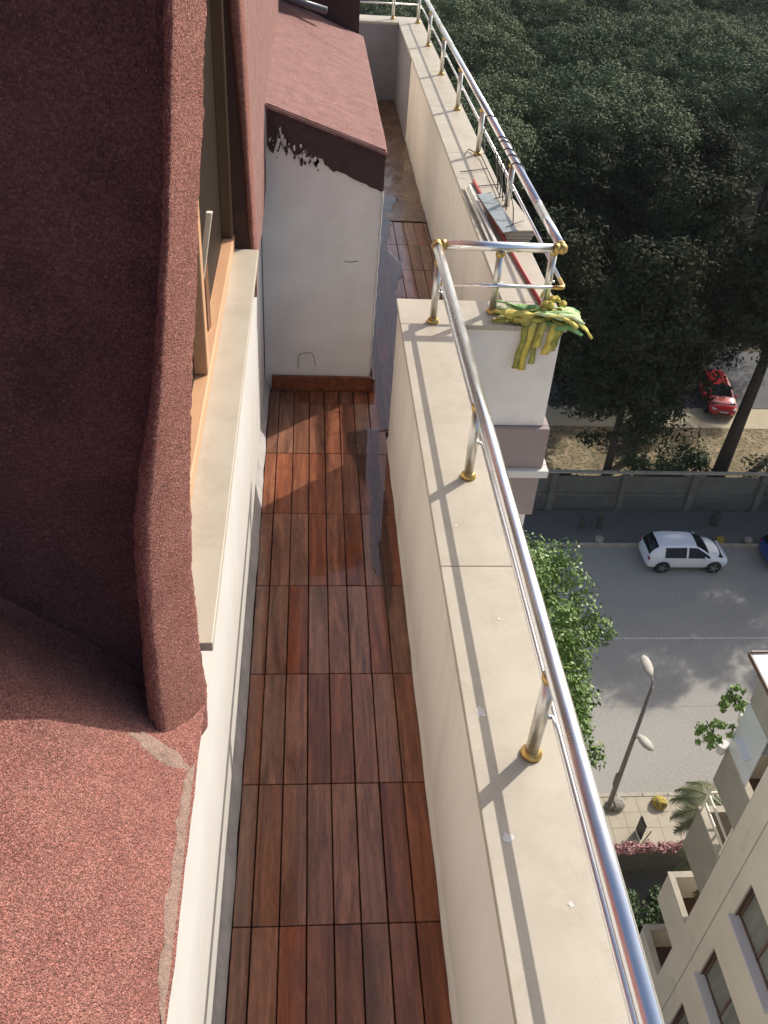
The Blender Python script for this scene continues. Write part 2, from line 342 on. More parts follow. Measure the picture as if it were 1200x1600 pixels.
sheet('wood_floor', 'dark_earth', -120, 300, 54, 400, G-.0195, G-.002)
sheet('car_park_strip', 'sand', -40, 120, 43.9, 46.2, G-.019, G-.001)
# paving of the near pavement: joints as thin recessed slabs, joined
mb = MB()
for i in range(-2, 40):
    for j in range(4):
        mb.box(4+i*.62, 4+i*.62+.606, 15.3+j*.65, 15.3+j*.65+.636, G+.121, G+.127+R.uniform(0, .004))
tag(mb.build('paving_slab_field', 'pave'), kind='structure')

# ================================================================== FOLIAGE
def leaf_mesh(name, clumps, per, size, material, seed=1, flat=.0, shell=.55, aspect=.5):
    """clumps: list of (cx,cy,cz,rx,ry,rz). Many small leaf quads spread through every clump."""
    g = np.random.default_rng(seed); C = np.array(clumps, float)
    n = len(C)*per; idx = np.repeat(np.arange(len(C)), per)
    d = g.normal(size=(n, 3)); d /= np.linalg.norm(d, axis=1)[:, None]
    r = g.uniform(shell**3, 1.0, n)**(1/3)
    r *= 1+.12*g.normal(size=n)
    P = C[idx, :3]+d*r[:, None]*C[idx, 3:6]
    nrm = d*1.0+g.normal(size=(n, 3))*.5; nrm[:, 2] += .35; nrm /= np.linalg.norm(nrm, axis=1)[:, None]
    t = g.normal(size=(n, 3)); t -= nrm*(t*nrm).sum(1)[:, None]; t /= np.linalg.norm(t, axis=1)[:, None]
    b = np.cross(nrm, t); s = size*g.uniform(.6, 1.35, n)[:, None]
    V = np.stack([P-t*s, P+b*s*aspect-nrm*s*.12, P+t*s, P-b*s*aspect-nrm*s*.12], 1).reshape(-1, 3)
    me = bpy.data.meshes.new(name); me.vertices.add(4*n); me.vertices.foreach_set('co', V.ravel())
    me.loops.add(4*n); me.loops.foreach_set('vertex_index', np.arange(4*n, dtype=np.int32))
    me.polygons.add(n); me.polygons.foreach_set('loop_start', np.arange(0, 4*n, 4, dtype=np.int32))
    me.update(); me.materials.append(MT[material]); return me
def trunk_mb(h, r0, r1, lean=(0, 0), limbs=5, crown_h=.5, spread=2.0, seed=1):
    q = random.Random(seed); mb = MB(); pts = []
    for i in range(7):
        t = i/6; pts.append((lean[0]*t+q.uniform(-.08, .08)*t, lean[1]*t+q.uniform(-.08, .08)*t, h*t))
    mb.tube(pts, [r0*(1-t/6)+r1*t/6 for t in range(7)], 9)
    for k in range(limbs):
        t = crown_h+(1-crown_h)*k/max(limbs, 1); a = k*2.4+q.uniform(-.4, .4); b0 = Vector((lean[0]*t, lean[1]*t, h*t))
        L_ = spread*q.uniform(.6, 1)
        mb.tube([b0, b0+Vector((math.cos(a)*L_*.5, math.sin(a)*L_*.5, L_*.3)), b0+Vector((math.cos(a)*L_, math.sin(a)*L_, L_*.75))], [r1*.9, r1*.6, r1*.25], 6)
    return mb
# umbrella pines of the wood beyond the car park
variants = []
for k in range(7):
    q = random.Random(100+k); cl = []
    Rr = q.uniform(3.2, 4.2)
    for i in range(95):
        a = q.uniform(0, 2*math.pi); rr = math.sqrt(q.uniform(0, 1))*Rr
        dome = 11.6+2.3*math.sqrt(max(0, 1-(rr/Rr)**2*.9))+q.uniform(-.45, .40)
        s = q.uniform(.42, .74)
        cl.append((rr*math.cos(a), rr*math.sin(a), dome, s*1.15, s*1.15, s*.8))
    for i in range(14):
        a = q.uniform(0, 2*math.pi); rr = q.uniform(.5, 1)*Rr
        cl.append((rr*math.cos(a), rr*math.sin(a), q.uniform(9.8, 11.4), .8, .8, .5))
    variants.append((leaf_mesh('crown', cl, 140, .095, 'needle', 200+k, aspect=.4), trunk_mb(12, .26, .12, limbs=6, crown_h=.7, spread=2.6, seed=k)))
trunk_me = []
for me, tb in variants:
    t = tb.build('trunk', 'bark'); trunk_me.append(t.data); bpy.data.objects.remove(t)
def wood_top(x, y):
    return 0
pts = []
q = random.Random(5)
yy = 52.0
while yy < 150:
    xx = -4+q.uniform(0, 4)
    while xx < .62*yy+8:
        x_, y_ = xx+q.uniform(-1.5, 1.5), yy+q.uniform(-1.4, 1.4)
        if x_ > .10*y_-2 and x_ < .58*y_+4:
            pts.append((x_, y_))
        xx += 4.9
    yy += 4.6
pts = [p for p in pts if not (20 < p[0] < 40 and p[1] < 56)]
pts.sort(key=lambda p: p[1]); pts = pts[:295]
ntree = 0
for i, (x_, y_) in enumerate(pts):
    k = q.randrange(7); sc_ = q.uniform(.82, 1.18)
    t = empty('pine_tree', (x_, y_, G), q.uniform(0, 6.28), 'dark green umbrella pine in the dense wood beyond the car park, one crown among many', 'tree', 'pine trees of the wood beyond the car park')
    hh = sc_*(1+.0012*(y_-50)); t.scale = (sc_, sc_, hh)
    c = bpy.data.objects.new('crown', variants[k][0]); COL.objects.link(c); c.parent = t
    tr = bpy.data.objects.new('trunk', trunk_me[k]); COL.objects.link(tr); tr.parent = t
# the wood carries on behind and to the sides, beyond what can be told apart
mb = MB(); nx, ny = 90, 70
for j in range(ny+1):
    for i in range(nx+1):
        X = -230+i*7.2; Y = 152+j*6.0
        mb.v.append((X, Y, G+13+1.8*fbm(X, Y, 0, .12, 4)+.05*max(0, Y-170)))
for j in range(ny):
    for i in range(nx):
        a = j*(nx+1)+i; mb.f.append((a, a+1, a+nx+2, a+nx+1))
tag(mb.build('far_wood', 'needle', smooth=True), kind='stuff')

def tree(name, loc, h, clumps, per, size, m, label, r0=.25, cat='tree', seed=1, group=None, lean=(0, 0), limbs=6, ch=.35, spread=2.2, shell=.5, aspect=.5):
    t = empty(name, loc, 0, label, cat, group)
    c = bpy.data.objects.new('crown', leaf_mesh('crown', clumps, per, size, m, seed, shell=shell, aspect=aspect)); COL.objects.link(c); c.parent = t
    trunk_mb(h, r0, r0*.35, lean, limbs, ch, spread, seed).build('trunk', 'bark', t)
    return t
def conifer_clumps(h0, h1, r0, r1, n, seed, s=(.5, .95)):
    q = random.Random(seed); out = []
    for i in range(n):
        t = q.uniform(0, 1); rmax = (r0*(1-t)+r1*t)*(1+.25*math.sin(t*17+seed)); a = q.uniform(0, 6.283); rr = rmax*math.sqrt(q.uniform(.1, 1))
        k = q.uniform(*s); out.append((rr*math.cos(a), rr*math.sin(a), h0+(h1-h0)*t-rr*.12, k*1.2, k*1.2, k*.7))
    return out
tree('conifer_tree', (16.3, 37.2, G), 12, conifer_clumps(4.8, 14.3, 3.4, 1.2, 260, 3), 120, .12, 'dark_needle', 'tall dark conifer behind the boundary wall, its bare stem left of the white hatchback', .24, seed=11, limbs=9, spread=2.6)
tree('conifer_tree', (18.9, 40.5, G), 14, conifer_clumps(5.5, 16.2, 3.5, 1.2, 330, 5), 120, .12, 'dark_needle', 'tallest dark conifer, in front of the car park left of the red car', .28, seed=12, limbs=9, spread=2.8)
tree('conifer_tree', (12.6, 41.5, G), 12.5, conifer_clumps(4.5, 13.5, 3.6, 1.8, 220, 8), 120, .12, 'dark_needle', 'dark conifer half hidden by the balcony corner, beyond the sunlit sandy patch', .22, seed=13, limbs=7, spread=2.4)
tree('leaning_tree', (23.2, 38.3, G), 13, conifer_clumps(9.6, 15.0, 3.8, 2.0, 220, 9), 120, .12, 'dark_needle', 'dark tree with thick bare trunk standing right of the red car', .42, seed=14, lean=(.9, .6), limbs=6, ch=.6, spread=2.4)
tree('conifer_tree', (28.2, 41.5, G), 13, conifer_clumps(8, 15, 3.8, 1.6, 200, 19), 120, .12, 'dark_needle', 'dark conifer at the right edge of the picture beyond the boundary wall', .25, seed=15, limbs=6, ch=.55)
for i, (x_, y_, lab) in enumerate(((15.2, 49.6, 'dark conifer filling the gap left of the car park, nearest the balcony'), (19.6, 50.2, 'dark conifer at the middle of the car park edge, behind the tallest one'), (24.0, 54.6, 'dark conifer standing behind the red car'))):
    tree('conifer_tree', (x_, y_, G), 13, conifer_clumps(6.0, 15.0, 3.6, 2.2, 240, 31+i), 110, .12, 'dark_needle', lab, .24, seed=90+i, limbs=7, spread=2.4)
# shrubs behind the wall
for i, (x_, y_, s, lab) in enumerate([(19.0, 37.6, 1.3, 'dark green shrub behind the boundary wall, above the white hatchback'),
                                      (21.2, 39.0, 1.15, 'rounded shrub between the two bare trunks behind the wall'),
                                      (25.9, 36.8, 1.5, 'bright edged green shrub spilling over the wall at the right edge'),
                                      (14.2, 37.2, .7, 'low scrubby bush at the left end of the boundary wall'),
                                      (20.1, 42.6, 1.1, 'leafy shrub beside the kerb left of the red car')]):
    q = random.Random(40+i)
    cl = [(q.uniform(-1, 1)*s, q.uniform(-.8, .8)*s, s*(.7+q.uniform(-.35, .9)), .5*s, .5*s, .45*s) for _ in range(16)]
    tree('shrub', (x_, y_, G), 1.2*s, cl, 130, .10, 'shrub', lab, .05, 'shrub', 50+i, limbs=4, spread=.6*s, ch=.2)
# leafy street tree next to the building
q = random.Random(77); cl = []
for i in range(270):
    a = q.uniform(0, 6.283); ph = q.uniform(-1, 1); rr = math.sqrt(1-ph*ph)*q.uniform(.6, 1)
    k = q.uniform(.36, .66); lob = 1+.16*math.sin(3*a+1)+.10*math.sin(5*a)
    yy_ = 6.1*rr*lob*math.sin(a); cl.append((2.3*rr*lob*math.cos(a)+.02*yy_, yy_, 10.0+3.0*ph*q.uniform(.7, 1), k, k, k*.8))
tree('street_tree', (6.05, 15.9, G), 9.4, cl, 190, .072, 'leaf', 'bright green leafy street tree on the pavement below the handrail', .2, seed=21, limbs=8, ch=.5, spread=2.2, shell=.6, aspect=.55)
# row of pines along the boundary wall: their shade covers the far half of the street
q = random.Random(88)
for i in range(18):
    x_ = 28.6+i*1.95+q.uniform(-.6, .6); y_ = 38.4+(i % 3)*2.6+q.uniform(-.5, .5); k = i % 7; s_ = q.uniform(.95, 1.08)
    t = empty('roadside_pine', (x_, y_, G), q.uniform(0, 6.28), 'tall umbrella pine standing just behind the boundary wall, right of the leaning trunk', 'tree', 'umbrella pines along the boundary wall')
    t.scale = (s_, s_, s_)
    c = bpy.data.objects.new('crown', variants[k][0]); COL.objects.link(c); c.parent = t
    tr = bpy.data.objects.new('trunk', trunk_me[k]); COL.objects.link(tr); tr.parent = t

# ================================================================== BOUNDARY WALL
wl = empty('boundary_wall', (20, 35.6, G), 0, 'grey rendered boundary wall with pillars along the far pavement', 'wall')
pil = pan = None
for i in range(-3, 7):
    X = 16.75+i*3.77-20
    if pil is None: o = pil = MB().box(-.17, .17, -.16, .2, 0, 2.42).build('pillar', 'grey_wall', wl, bevel=.02)
    else: o = pil.copy(); COL.objects.link(o)
    o.location = (X, 0, 0)
    for z0, z1, d in ((.0, 1.12, .02), (1.16, 2.2, .05)):
        MB().box(X+.172, X+3.598, d, .12, z0, z1).build('wall_panel', 'grey_wall', wl)
    MB().box(X+.40, X+3.37, -.01+(.0), .0195, .15, .95).build('wall_panel', 'pave_far', wl, bevel=.01)
MB().box(-15, 16, -.02, .2, 2.421, 2.5).build('coping', 'kerb', wl, bevel=.01)

# ================================================================== CARS
def car(name, paint, loc, rz, label):
    t = empty(name, loc, rz, label, 'car', None)
    st = [(-2.10, .34, .62, .70, .70, .60), (-2.02, .24, .82, .98, .82, .70), (-1.90, .20, .92, 1.22, .88, .66), (-1.62, .19, .95, 1.43, .90, .64),
          (-1.30, .19, .95, 1.47, .90, .64), (-1.16, .19, .94, 1.475, .90, .64), (-.22, .19, .93, 1.48, .90, .63), (-.12, .19, .93, 1.478, .90, .63),
          (.30, .19, .92, 1.45, .90, .62), (.62, .19, .92, 1.27, .90, .66), (1.02, .19, .93, 1.03, .895, .74), (1.12, .19, .92, .985, .895, .76),
          (1.45, .19, .86, .94, .89, .76), (1.80, .2, .76, .85, .86, .72), (2.02, .24, .62, .70, .78, .64), (2.13, .34, .50, .56, .62, .50)]
    rings = []
    for (x_, zb, zm, zt, wb, wt) in st:
        half = [(0, zb), (wb*.80, zb), (wb*.97, zb+.10), (wb, (zb+zm)*.5+.05), (wb*.975, zm), (wt+.015, zt-.07), (wt*.9, zt-.015), (wt*.5, zt+.012), (0, zt+.02)]
        ring = [(x_, y_, z_) for (y_, z_) in half]+[(x_, -y_, z_) for (y_, z_) in half[-2:0:-1]]
        rings.append(ring)
    n = len(rings[0]); V = [p for r_ in rings for p in r_]; body = []; glass = {'side_window': [], 'windscreen': [], 'rear_window': []}
    for i in range(len(rings)-1):
        for k in range(n):
            fc = (i*n+k, i*n+(k+1) % n, (i+1)*n+(k+1) % n, (i+1)*n+k)
            side = k in (4, 11); top = k in (6, 7, 8, 9)
            if side and i in (4, 5, 7, 8, 9) : glass['side_window'].append(fc)
            elif top and i in (8, 9): glass['windscreen'].append(fc)
            elif top and i in (1, 2): glass['rear_window'].append(fc)
            else: body.append(fc)
    body.append(tuple(range(n))); body.append(tuple((len(rings)-1)*n+k for k in range(n)))
    b = MB(); b.v = V; b.f = body; bo = b.build('body', paint, t, smooth=True)
    md = bo.modifiers.new('s', 'SUBSURF'); md.levels = 1; md.render_levels = 1
    for nm, fs in glass.items():
        g = MB(); used = sorted({i for f in fs for i in f}); mp_ = {u: j for j, u in enumerate(used)}
        g.v = [V[u] for u in used]; g.f = [tuple(mp_[i] for i in f) for f in fs]
        g.build(nm, 'carglass', t, smooth=True)
    sh = MB().box(-1.8, 1.7, -.72, .72, .22, .9); sh.build('underbody', 'rubber', t)
    for sx in (-1.30, 1.32):
        for sy in (-1, 1):
            wh = MB(); wh.tube([(0, -.105, 0), (0, .105, 0)], .325, 24)
            wo = wh.build('wheel', 'rubber', t, smooth=False, bevel=.02); wo.location = (sx, sy*.80, .325)
            rm = MB(); rm.tube([(0, sy*.100, 0), (0, sy*.115, 0)], .12, 14)
            for k in range(5):
                a = k*2*math.pi/5; rm.obox((.12*math.cos(a), sy*.112, .12*math.sin(a)), (.11*math.cos(a), 0, .11*math.sin(a)), (0, .006, 0), (-.028*math.sin(a), 0, .028*math.cos(a)))
            rm.build('rim', 'rim', wo)
            ar = MB(); ar.tube([(sx, sy*.80, .34), (sx, sy*.905, .34)], .385, 28); ar.build('wheel_arch', 'rubber', t)
            wo.location.y = sy*.822
    for sy in (-1, 1):
        MB().obox((1.93, sy*.60, .66), (.10, sy*-.03, -.03), (.02, .13, 0), (0, 0, .05)).build('headlight', 'carlight', t, bevel=.02)
        MB().obox((-2.02, sy*.66, .80), (.04, 0, .01), (0, .12, 0), (0, 0, .07)).build('tail_light', 'tail', t, bevel=.02)
        MB().obox((.72, sy*.98, .98), (.05, 0, 0), (0, .09, 0), (0, 0, .06)).build('side_mirror', paint, t, bevel=.025)
    MB().obox((2.10, 0, .42), (.03, 0, 0), (0, .42, 0), (0, 0, .06)).build('grille', 'rubber', t, bevel=.01)
    MB().obox((2.13, 0, .52), (.012, 0, 0), (0, .26, 0), (0, 0, .045)).build('number_plate', 'carlight', t)
    return t
car('parked_car', 'carwhite', (18.95, 31.55, G), 0, 'white hatchback parked on the street in front of the boundary wall')
car('parked_car', 'carblue', (25.25, 31.6, G), 0, 'dark blue car cut off by the right edge on the shaded street')
car('parked_car', 'carred', (26.25, 47.0, G), math.radians(-97), 'red car facing the viewer in the car park between the tree trunks')

# ================================================================== STREET FURNITURE
lp = empty('street_lamp', (11.52, 17.45, G), 0, 'tall grey street lamp with two pale heads, rising beside the leafy tree', 'street lamp')
MB().tube([(0, 0, 0), (0, 0, 3), (0, 0, 6.9)], [.10, .085, .06], 10).build('pole', 'pole', lp, smooth=True)
MB().lathe([(.17, 0), (.17, .35), (.12, .42)], n=12).build('base', 'pole', lp)
def head(p, dirv, ln, name):
    d = Vector(dirv).normalized(); s = d.cross(Vector((0, 0, 1))).normalized(); u = s.cross(d)
    prof = [(0, .05), (.12, .10), (.35, .16), (.6, .165), (.85, .12), (1, .03)]
    mb = MB(); n = 12; base = 0
    for (t, r_) in prof:
        for k in range(n):
            a = 2*math.pi*k/n; mb.v.append(tuple(Vector(p)+d*ln*t+s*r_*math.cos(a)*1.15+u*r_*.62*math.sin(a)))
    for i in range(len(prof)-1):
        for k in range(n): mb.f.append((i*n+k, i*n+(k+1) % n, (i+1)*n+(k+1) % n, (i+1)*n+k))
    mb.f.append(tuple(range(n))); mb.f.append(tuple((len(prof)-1)*n+k for k in range(n)))
    o = mb.build('lamp_head', 'lamp', lp, smooth=True)
    return o
MB().tube([(0, 0, 6.85), (.02, .12, 7.05), (.0, .28, 7.12)], .035, 8).build('arm', 'pole', lp)
head((0, .28, 7.12), (-.06, 1, .12), .85, 'a')
MB().tube([(0, 0, 4.25), (.10, -.05, 4.35), (.18, -.10, 4.35)], .03, 8).build('arm', 'pole', lp)
head((.16, .06, 4.36), (.45, -.75, -.1), .72, 'b')
MB().obox((-.10, 0, 1.9), (.05, 0, 0), (0, .05, 0), (0, 0, .35)).build('control_box', 'pole', lp, bevel=.01)

def boulder(loc, s, m, label, k=1):
    q = random.Random(k); b = bmesh.new(); bmesh.ops.create_icosphere(b, subdivisions=2, radius=s)
    for v in b.verts:
        v.co.z *= .8; v.co *= 1+.16*fbm(v.co.x+k, v.co.y, v.co.z, 2/s, 2); v.co.z = max(v.co.z, -s*.4)
    me = bpy.data.meshes.new('bollard_stone'); b.to_mesh(me); b.free(); me.materials.append(MT[m])
    o = bpy.data.objects.new('bollard_stone', me); COL.objects.link(o); o.location = (loc[0], loc[1], loc[2]+s*.4)
    tag(o, label, 'bollard', 'stones set along the street kerbs'); return o
boulder((11.85, 17.55, G+.12), .30, 'stone', 'pale grey kerb stone at the foot of the street lamp', 1)
boulder((13.5, 17.55, G+.12), .30, 'yellowpaint', 'yellow painted kerb stone right of the street lamp', 2)
boulder((14.95, 17.75, G+.12), .30, 'darkstone', 'dark kerb stone below the palm frond', 3)
boulder((21.5, 32.95, G+.12), .24, 'yellowpaint', 'yellow kerb stone in the shade ahead of the white hatchback', 4)
boulder((23.0, 32.95, G+.12), .24, 'stone', 'grey kerb stone in the shade behind the blue car', 5)
boulder((15.1, 32.95, G+.12), .24, 'stone', 'grey kerb stone in the shade left of the white hatchback', 6)
for k, (x_, y_) in enumerate(((14.45, 34.0), (15.35, 34.0))):
    o = MB().lathe([(.16, 0), (.17, .05), (.13, .1), (.13, .75), (.15, .8), (.10, .92)], n=12).build('bollard', 'darkstone')
    o.location = (x_, y_, G+.12); tag(o, ('left' if k == 0 else 'right')+' of the two black posts on the shaded far pavement', 'bollard', 'black posts on the far pavement')
o = empty('litter_bin', (21.6, 34.3, G+.12), 0, 'dark litter bin on the far pavement above the yellow stone', 'bin')
MB().lathe([(.18, 0), (.24, .5), (.25, .75), (.2, .78)], n=12).build('body', 'darkstone', o); MB().tube([(.1, 0, .75), (.5, .15, 1.5)], .03, 6).build('stick', 'darkstone', o)

# ================================================================== PINK HEDGE AND COURTYARD WALL
cw = empty('garden_wall', (12, 15.05, G), 0, 'low courtyard wall topped with pink blossom at the edge of the pavement', 'wall')
MB().box(-14, 5, -.1, .1, 0, 1.25).build('wall', 'grey_wall', cw)
q = random.Random(3)
cl = [(q.uniform(-3, 4.5), q.uniform(-.15, .15), 1.3+q.uniform(-.1, .15), .2, .16, .14) for _ in range(110)]
fo = bpy.data.objects.new('pink_hedge', leaf_mesh('pink_hedge', cl, 60, .055, 'flower', 9)); COL.objects.link(fo); fo.location = (12, 15.05, G)
tag(fo, 'pink flowering hedge growing along the low courtyard wall', 'hedge')
cl = [(q.uniform(-1.2, 1.2), q.uniform(-.7, .7), .4+q.uniform(-.2, .5), .4, .4, .3) for _ in range(14)]
tree('shrub', (11.9, 13.2, G), .8, cl, 130, .08, 'shrub', 'shaded shrub in the courtyard beside the neighbouring block', .04, 'shrub', 66, limbs=3, spread=.5)
sc_ = empty('floor_sign', (12.35, 16.3, G+.12), .3, 'narrow dark panel leaning by the pavement edge next to the handrail', 'sign')
MB().obox((0, 0, .45), (.03, 0, .02), (.05, .22, 0), (0, 0, .40)).build('panel', 'black', sc_)
MB().tube([(0, -.3, 0), (.2, -.3, .6)], .02, 6).build('leg', 'black', sc_)

# palms
def palm(loc, h, n, L_, label, k):
    q = random.Random(k); t = empty('palm_tree', loc, 0, label, 'tree', 'palms beside the neighbouring block')
    MB().tube([(0, 0, 0), (.05, 0, h*.5), (0, 0, h)], [.2, .17, .15], 10).build('trunk', 'bark', t)
    for i in range(n):
        a = 6.283*i/n+q.uniform(-.15, .15); up = q.uniform(.1, .9); mb = MB(); pts = []
        for j in range(9):
            s = j/8; r_ = L_*s; pts.append(Vector((r_*math.cos(a)*(1-.1*s), r_*math.sin(a)*(1-.1*s), h+L_*(up*s-(.55+up*.5)*s*s))))
        mb.tube(pts, [.022-.0018*j for j in range(9)], 4)
        sd_ = Vector((-math.sin(a), math.cos(a), 0))
        for j in range(1, 44):
            s = j/44*8; i0 = min(int(s), 7); p = pts[i0].lerp(pts[i0+1], s-i0); ll = .42*math.sin(math.pi*min(1, (j+6)/50))**.6
            for sg in (-1, 1):
                e = p+sd_*sg*ll+(pts[i0+1]-pts[i0]).normalized()*ll*.7+Vector((0, 0, -.08+q.uniform(-.05, .05)))
                wv = (pts[i0+1]-pts[i0]).normalized()*.036
                mb.add([p-wv, p+wv, e], [(0, 1, 2)])
        mb.build('frond', 'palm', t)
palm((13.35, 13.9, G), 5.1, 17, 1.9, 'feathery palm whose fronds reach over the yellow stone', 5)
palm((12.75, 11.9, G), 5.6, 17, 1.8, 'lower palm beside the white balcony railing', 6)

# ================================================================== NEIGHBOURING BLOCK
nb = empty('neighbouring_building', (10.4, 0, G), 0, 'beige neighbouring apartment block with balconies, seen from above at lower right', 'building')
def NB(x0, x1, y0, y1, z0, z1): return MB().box(x0-10.4, x1-10.4, y0, y1, z0-G, z1-G)
WZ = [-24.75+G*0, -21.75, -18.75, -15.76, -12.76, -9.76]       # window heads
# west wall in pieces around the window openings
wy0, wy1 = 6.6, 8.76
mb = NB(10.4, 10.7, wy1, 10.0, G, -7); mb.v += []
mb2 = NB(10.4, 10.7, -8, wy0, G, -7); mb.add(mb2.v, mb2.f)
zs = G
for zt in WZ:
    zb = zt-1.45
    if zb > zs: m_ = NB(10.4, 10.7, wy0, wy1, zs, zb); mb.add(m_.v, m_.f)
    zs = zt
m_ = NB(10.4, 10.7, wy0, wy1, zs, -7); mb.add(m_.v, m_.f)
m_ = NB(10.7, 24, 9.7, 10.0, G, -7); mb.add(m_.v, m_.f)
m_ = NB(10.4, 24, -8, 10.0, -7, -6.7); mb.add(m_.v, m_.f)
mb.build('wall', 'nb_wall', nb)
for zt in WZ:
    zb = zt-1.45
    NB(10.28, 10.62, wy0-.05, wy1+.05, zb-.0, zb+.07).build('window_sill', 'lav', nb, bevel=.01)
    wi = empty('window', (0, 0, 0)); wi.parent = nb
    for a in (wy0+.02, (wy0+wy1)/2, wy1-.06):
        NB(10.54, 10.61, a-.03, a+.04, zb+.07, zt).build('frame_bar', 'brown', wi)
    NB(10.54, 10.61, wy0, wy1, zt-.07, zt-.002).build('frame_bar', 'brown', wi)
    NB(10.54, 10.61, wy0, wy1, zb+.072, zb+.14).build('frame_bar', 'brown', wi)
    NB(10.57, 10.585, wy0+.05, wy1-.05, zb+.14, zt-.07).build('pane', 'nb_pane', wi)
    NB(10.45, 10.54, wy1-.025, wy1-.001, zb+.07, zt).build('shutter_rail', 'brown', wi)
# recessed shallow joints on the plaster
for y_ in (9.2, 5.9): NB(10.392, 10.402, y_, y_+.03, G, -7).build('plaster_joint', 'nb_stone', nb)
# balconies to the street side
for i, (z0, z1, m_) in enumerate([(-24.2, -22.95, 'nb_wall'), (-21.3, -20.0, 'nb_wall'), (-18.5, -16.85, 'nb_stone'), (-15.6, -14.35, 'nb_stone'), (-12.6, -11.75, 'nb_stone')]):
    bl = empty('balcony', (0, 0, 0)); bl.parent = nb
    NB(10.4, 10.52, 10.002, 11.45, z0, z1).build('side_panel', m_, bl, bevel=.015)
    NB(10.52, 17, 11.33, 11.45, z0, z1).build('front_panel', m_, bl, bevel=.015)
    NB(10.521, 17, 10.002, 11.329, z0, z0+.18).build('slab', 'pinktile', bl)
    NB(10.38, 10.56, 10.0, 11.49, z1+.001, z1+.05).build('coping', 'kerb', bl, bevel=.01)
    NB(10.561, 17, 11.3, 11.49, z1+.001, z1+.05).build('coping', 'kerb', bl, bevel=.01)
# white metal frame on the third balcony
fr = empty('balcony_frame', (0, 0, 0)); fr.parent = nb
def bar(a, b, r_=.035, m_='steel'):
    mb = MB().tube([(a[0]-10.4, a[1], a[2]-G), (b[0]-10.4, b[1], b[2]-G)], r_, 6); mb.build('bar', m_, fr)
for a, b in [((10.45, 11.4, -16.8), (10.45, 11.4, -15.6)), ((10.45, 10.1, -16.8), (10.45, 10.1, -15.6)), ((10.45, 11.4, -16.15), (10.45, 10.1, -16.15)),
             ((11.4, 11.4, -16.8), (11.4, 11.4, -15.6)), ((10.45, 11.4, -16.1), (11.9, 11.4, -16.1)), ((10.45, 11.4, -16.5), (10.45, 10.1, -16.5))]:
    bar(a, b, .035, 'cream')
# frosted awning sheets
aw = empty('awning', (0, 0, 0)); aw.parent = nb
def quad(name, p, m_, th=.03):
    P = [(a-10.4, b, c-G) for a, b, c in p]; MB().prism(P, (0, 0, -th)).build(name, m_, aw, bevel=.005)
quad('sheet', [(10.25, 11.2, -13.62), (10.25, 10.55, -13.62), (11.6, 10.55, -13.0), (11.6, 11.2, -13.0)], 'panelglass')
quad('sheet', [(10.42, 11.5, -13.3), (10.42, 10.9, -13.3), (11.7, 10.9, -12.9), (11.7, 11.5, -12.9)], 'panelglass')
NB(10.40, 10.43, 10.35, 11.45, -14.3, -12.62).build('side_sheet', 'panelglass', aw)
quad('sheet', [(10.35, 12.02, -11.62), (10.35, 10.2, -11.62), (13, 10.2, -11.55), (13, 12.02, -11.55)], 'panelglass', .04)
NB(10.31, 10.349, 10.2, 12.06, -11.72, -11.60).build('sheet_frame', 'brown', aw); NB(10.35, 13, 12.02, 12.06, -11.72, -11.56).build('sheet_frame', 'brown', aw)
for k, (x_, y_, z_, s) in enumerate(((10.25, 11.75, -12.95, .35), (9.95, 11.6, -13.9, .45))):
    q = random.Random(60+k); cl = [(q.uniform(-.5, .5)*s*1.6, q.uniform(-.5, .5)*s*1.4, q.uniform(-.6, .7)*s, .22*s, .22*s, .2*s) for _ in range(22)]
    t = empty('potted_plant', (x_, y_, z_), 0, ['small leafy plant trailing over the upper balcony edge', 'larger pale leafy plant hanging off the balcony of the beige block'][k], 'plant')
    c = bpy.data.objects.new('foliage', leaf_mesh('foliage', cl, 26, .055, 'leaf', 70+k)); COL.objects.link(c); c.parent = t
    MB().tube([(.3, -.1, -.4), (0, 0, 0), (-.2, .1, .3)], .015, 5).build('stem', 'bark', t)
    MB().lathe([(.10, -.3), (.14, 0), (.15, .02)], (.35, -.1, -.35), 14).build('pot', 'white', t)

# ================================================================== OUR BUILDING BELOW THE BALCONY
ab = empty('apartment_building', (0, 0, G), 0, 'pale apartment building under the balcony, with mauve bands below the parapet corner', 'building')
def AB(x0, x1, y0, y1, z0, z1): return MB().box(x0, x1, y0, y1, z0-G, z1-G)
AB(-9, .99, -9, 2.96, G, -.12).build('facade', 'dirtywhite', ab)
AB(-9, 1.63, 2.961, 11.95, G, -.12).build('facade', 'dirtywhite', ab)
for z0, z1, d, m_ in [(-.02, .27, .035, 'mauve'), (-.075, -.022, .07, 'white'), (-.40, -.077, .03, 'mauve')]:
    AB(.995, 1.632+d, 2.95-d, 2.958, z0, z1).build('band', m_, ab, bevel=.006)
    AB(1.6325, 1.634+d, 2.959, 11.9, z0, z1).build('band', m_, ab, bevel=.006)
for k in range(1, 9):
    z = -3.0*k
    AB(.992, 1.66, 2.92, 2.958, z-.35, z).build('band', 'mauve', ab)

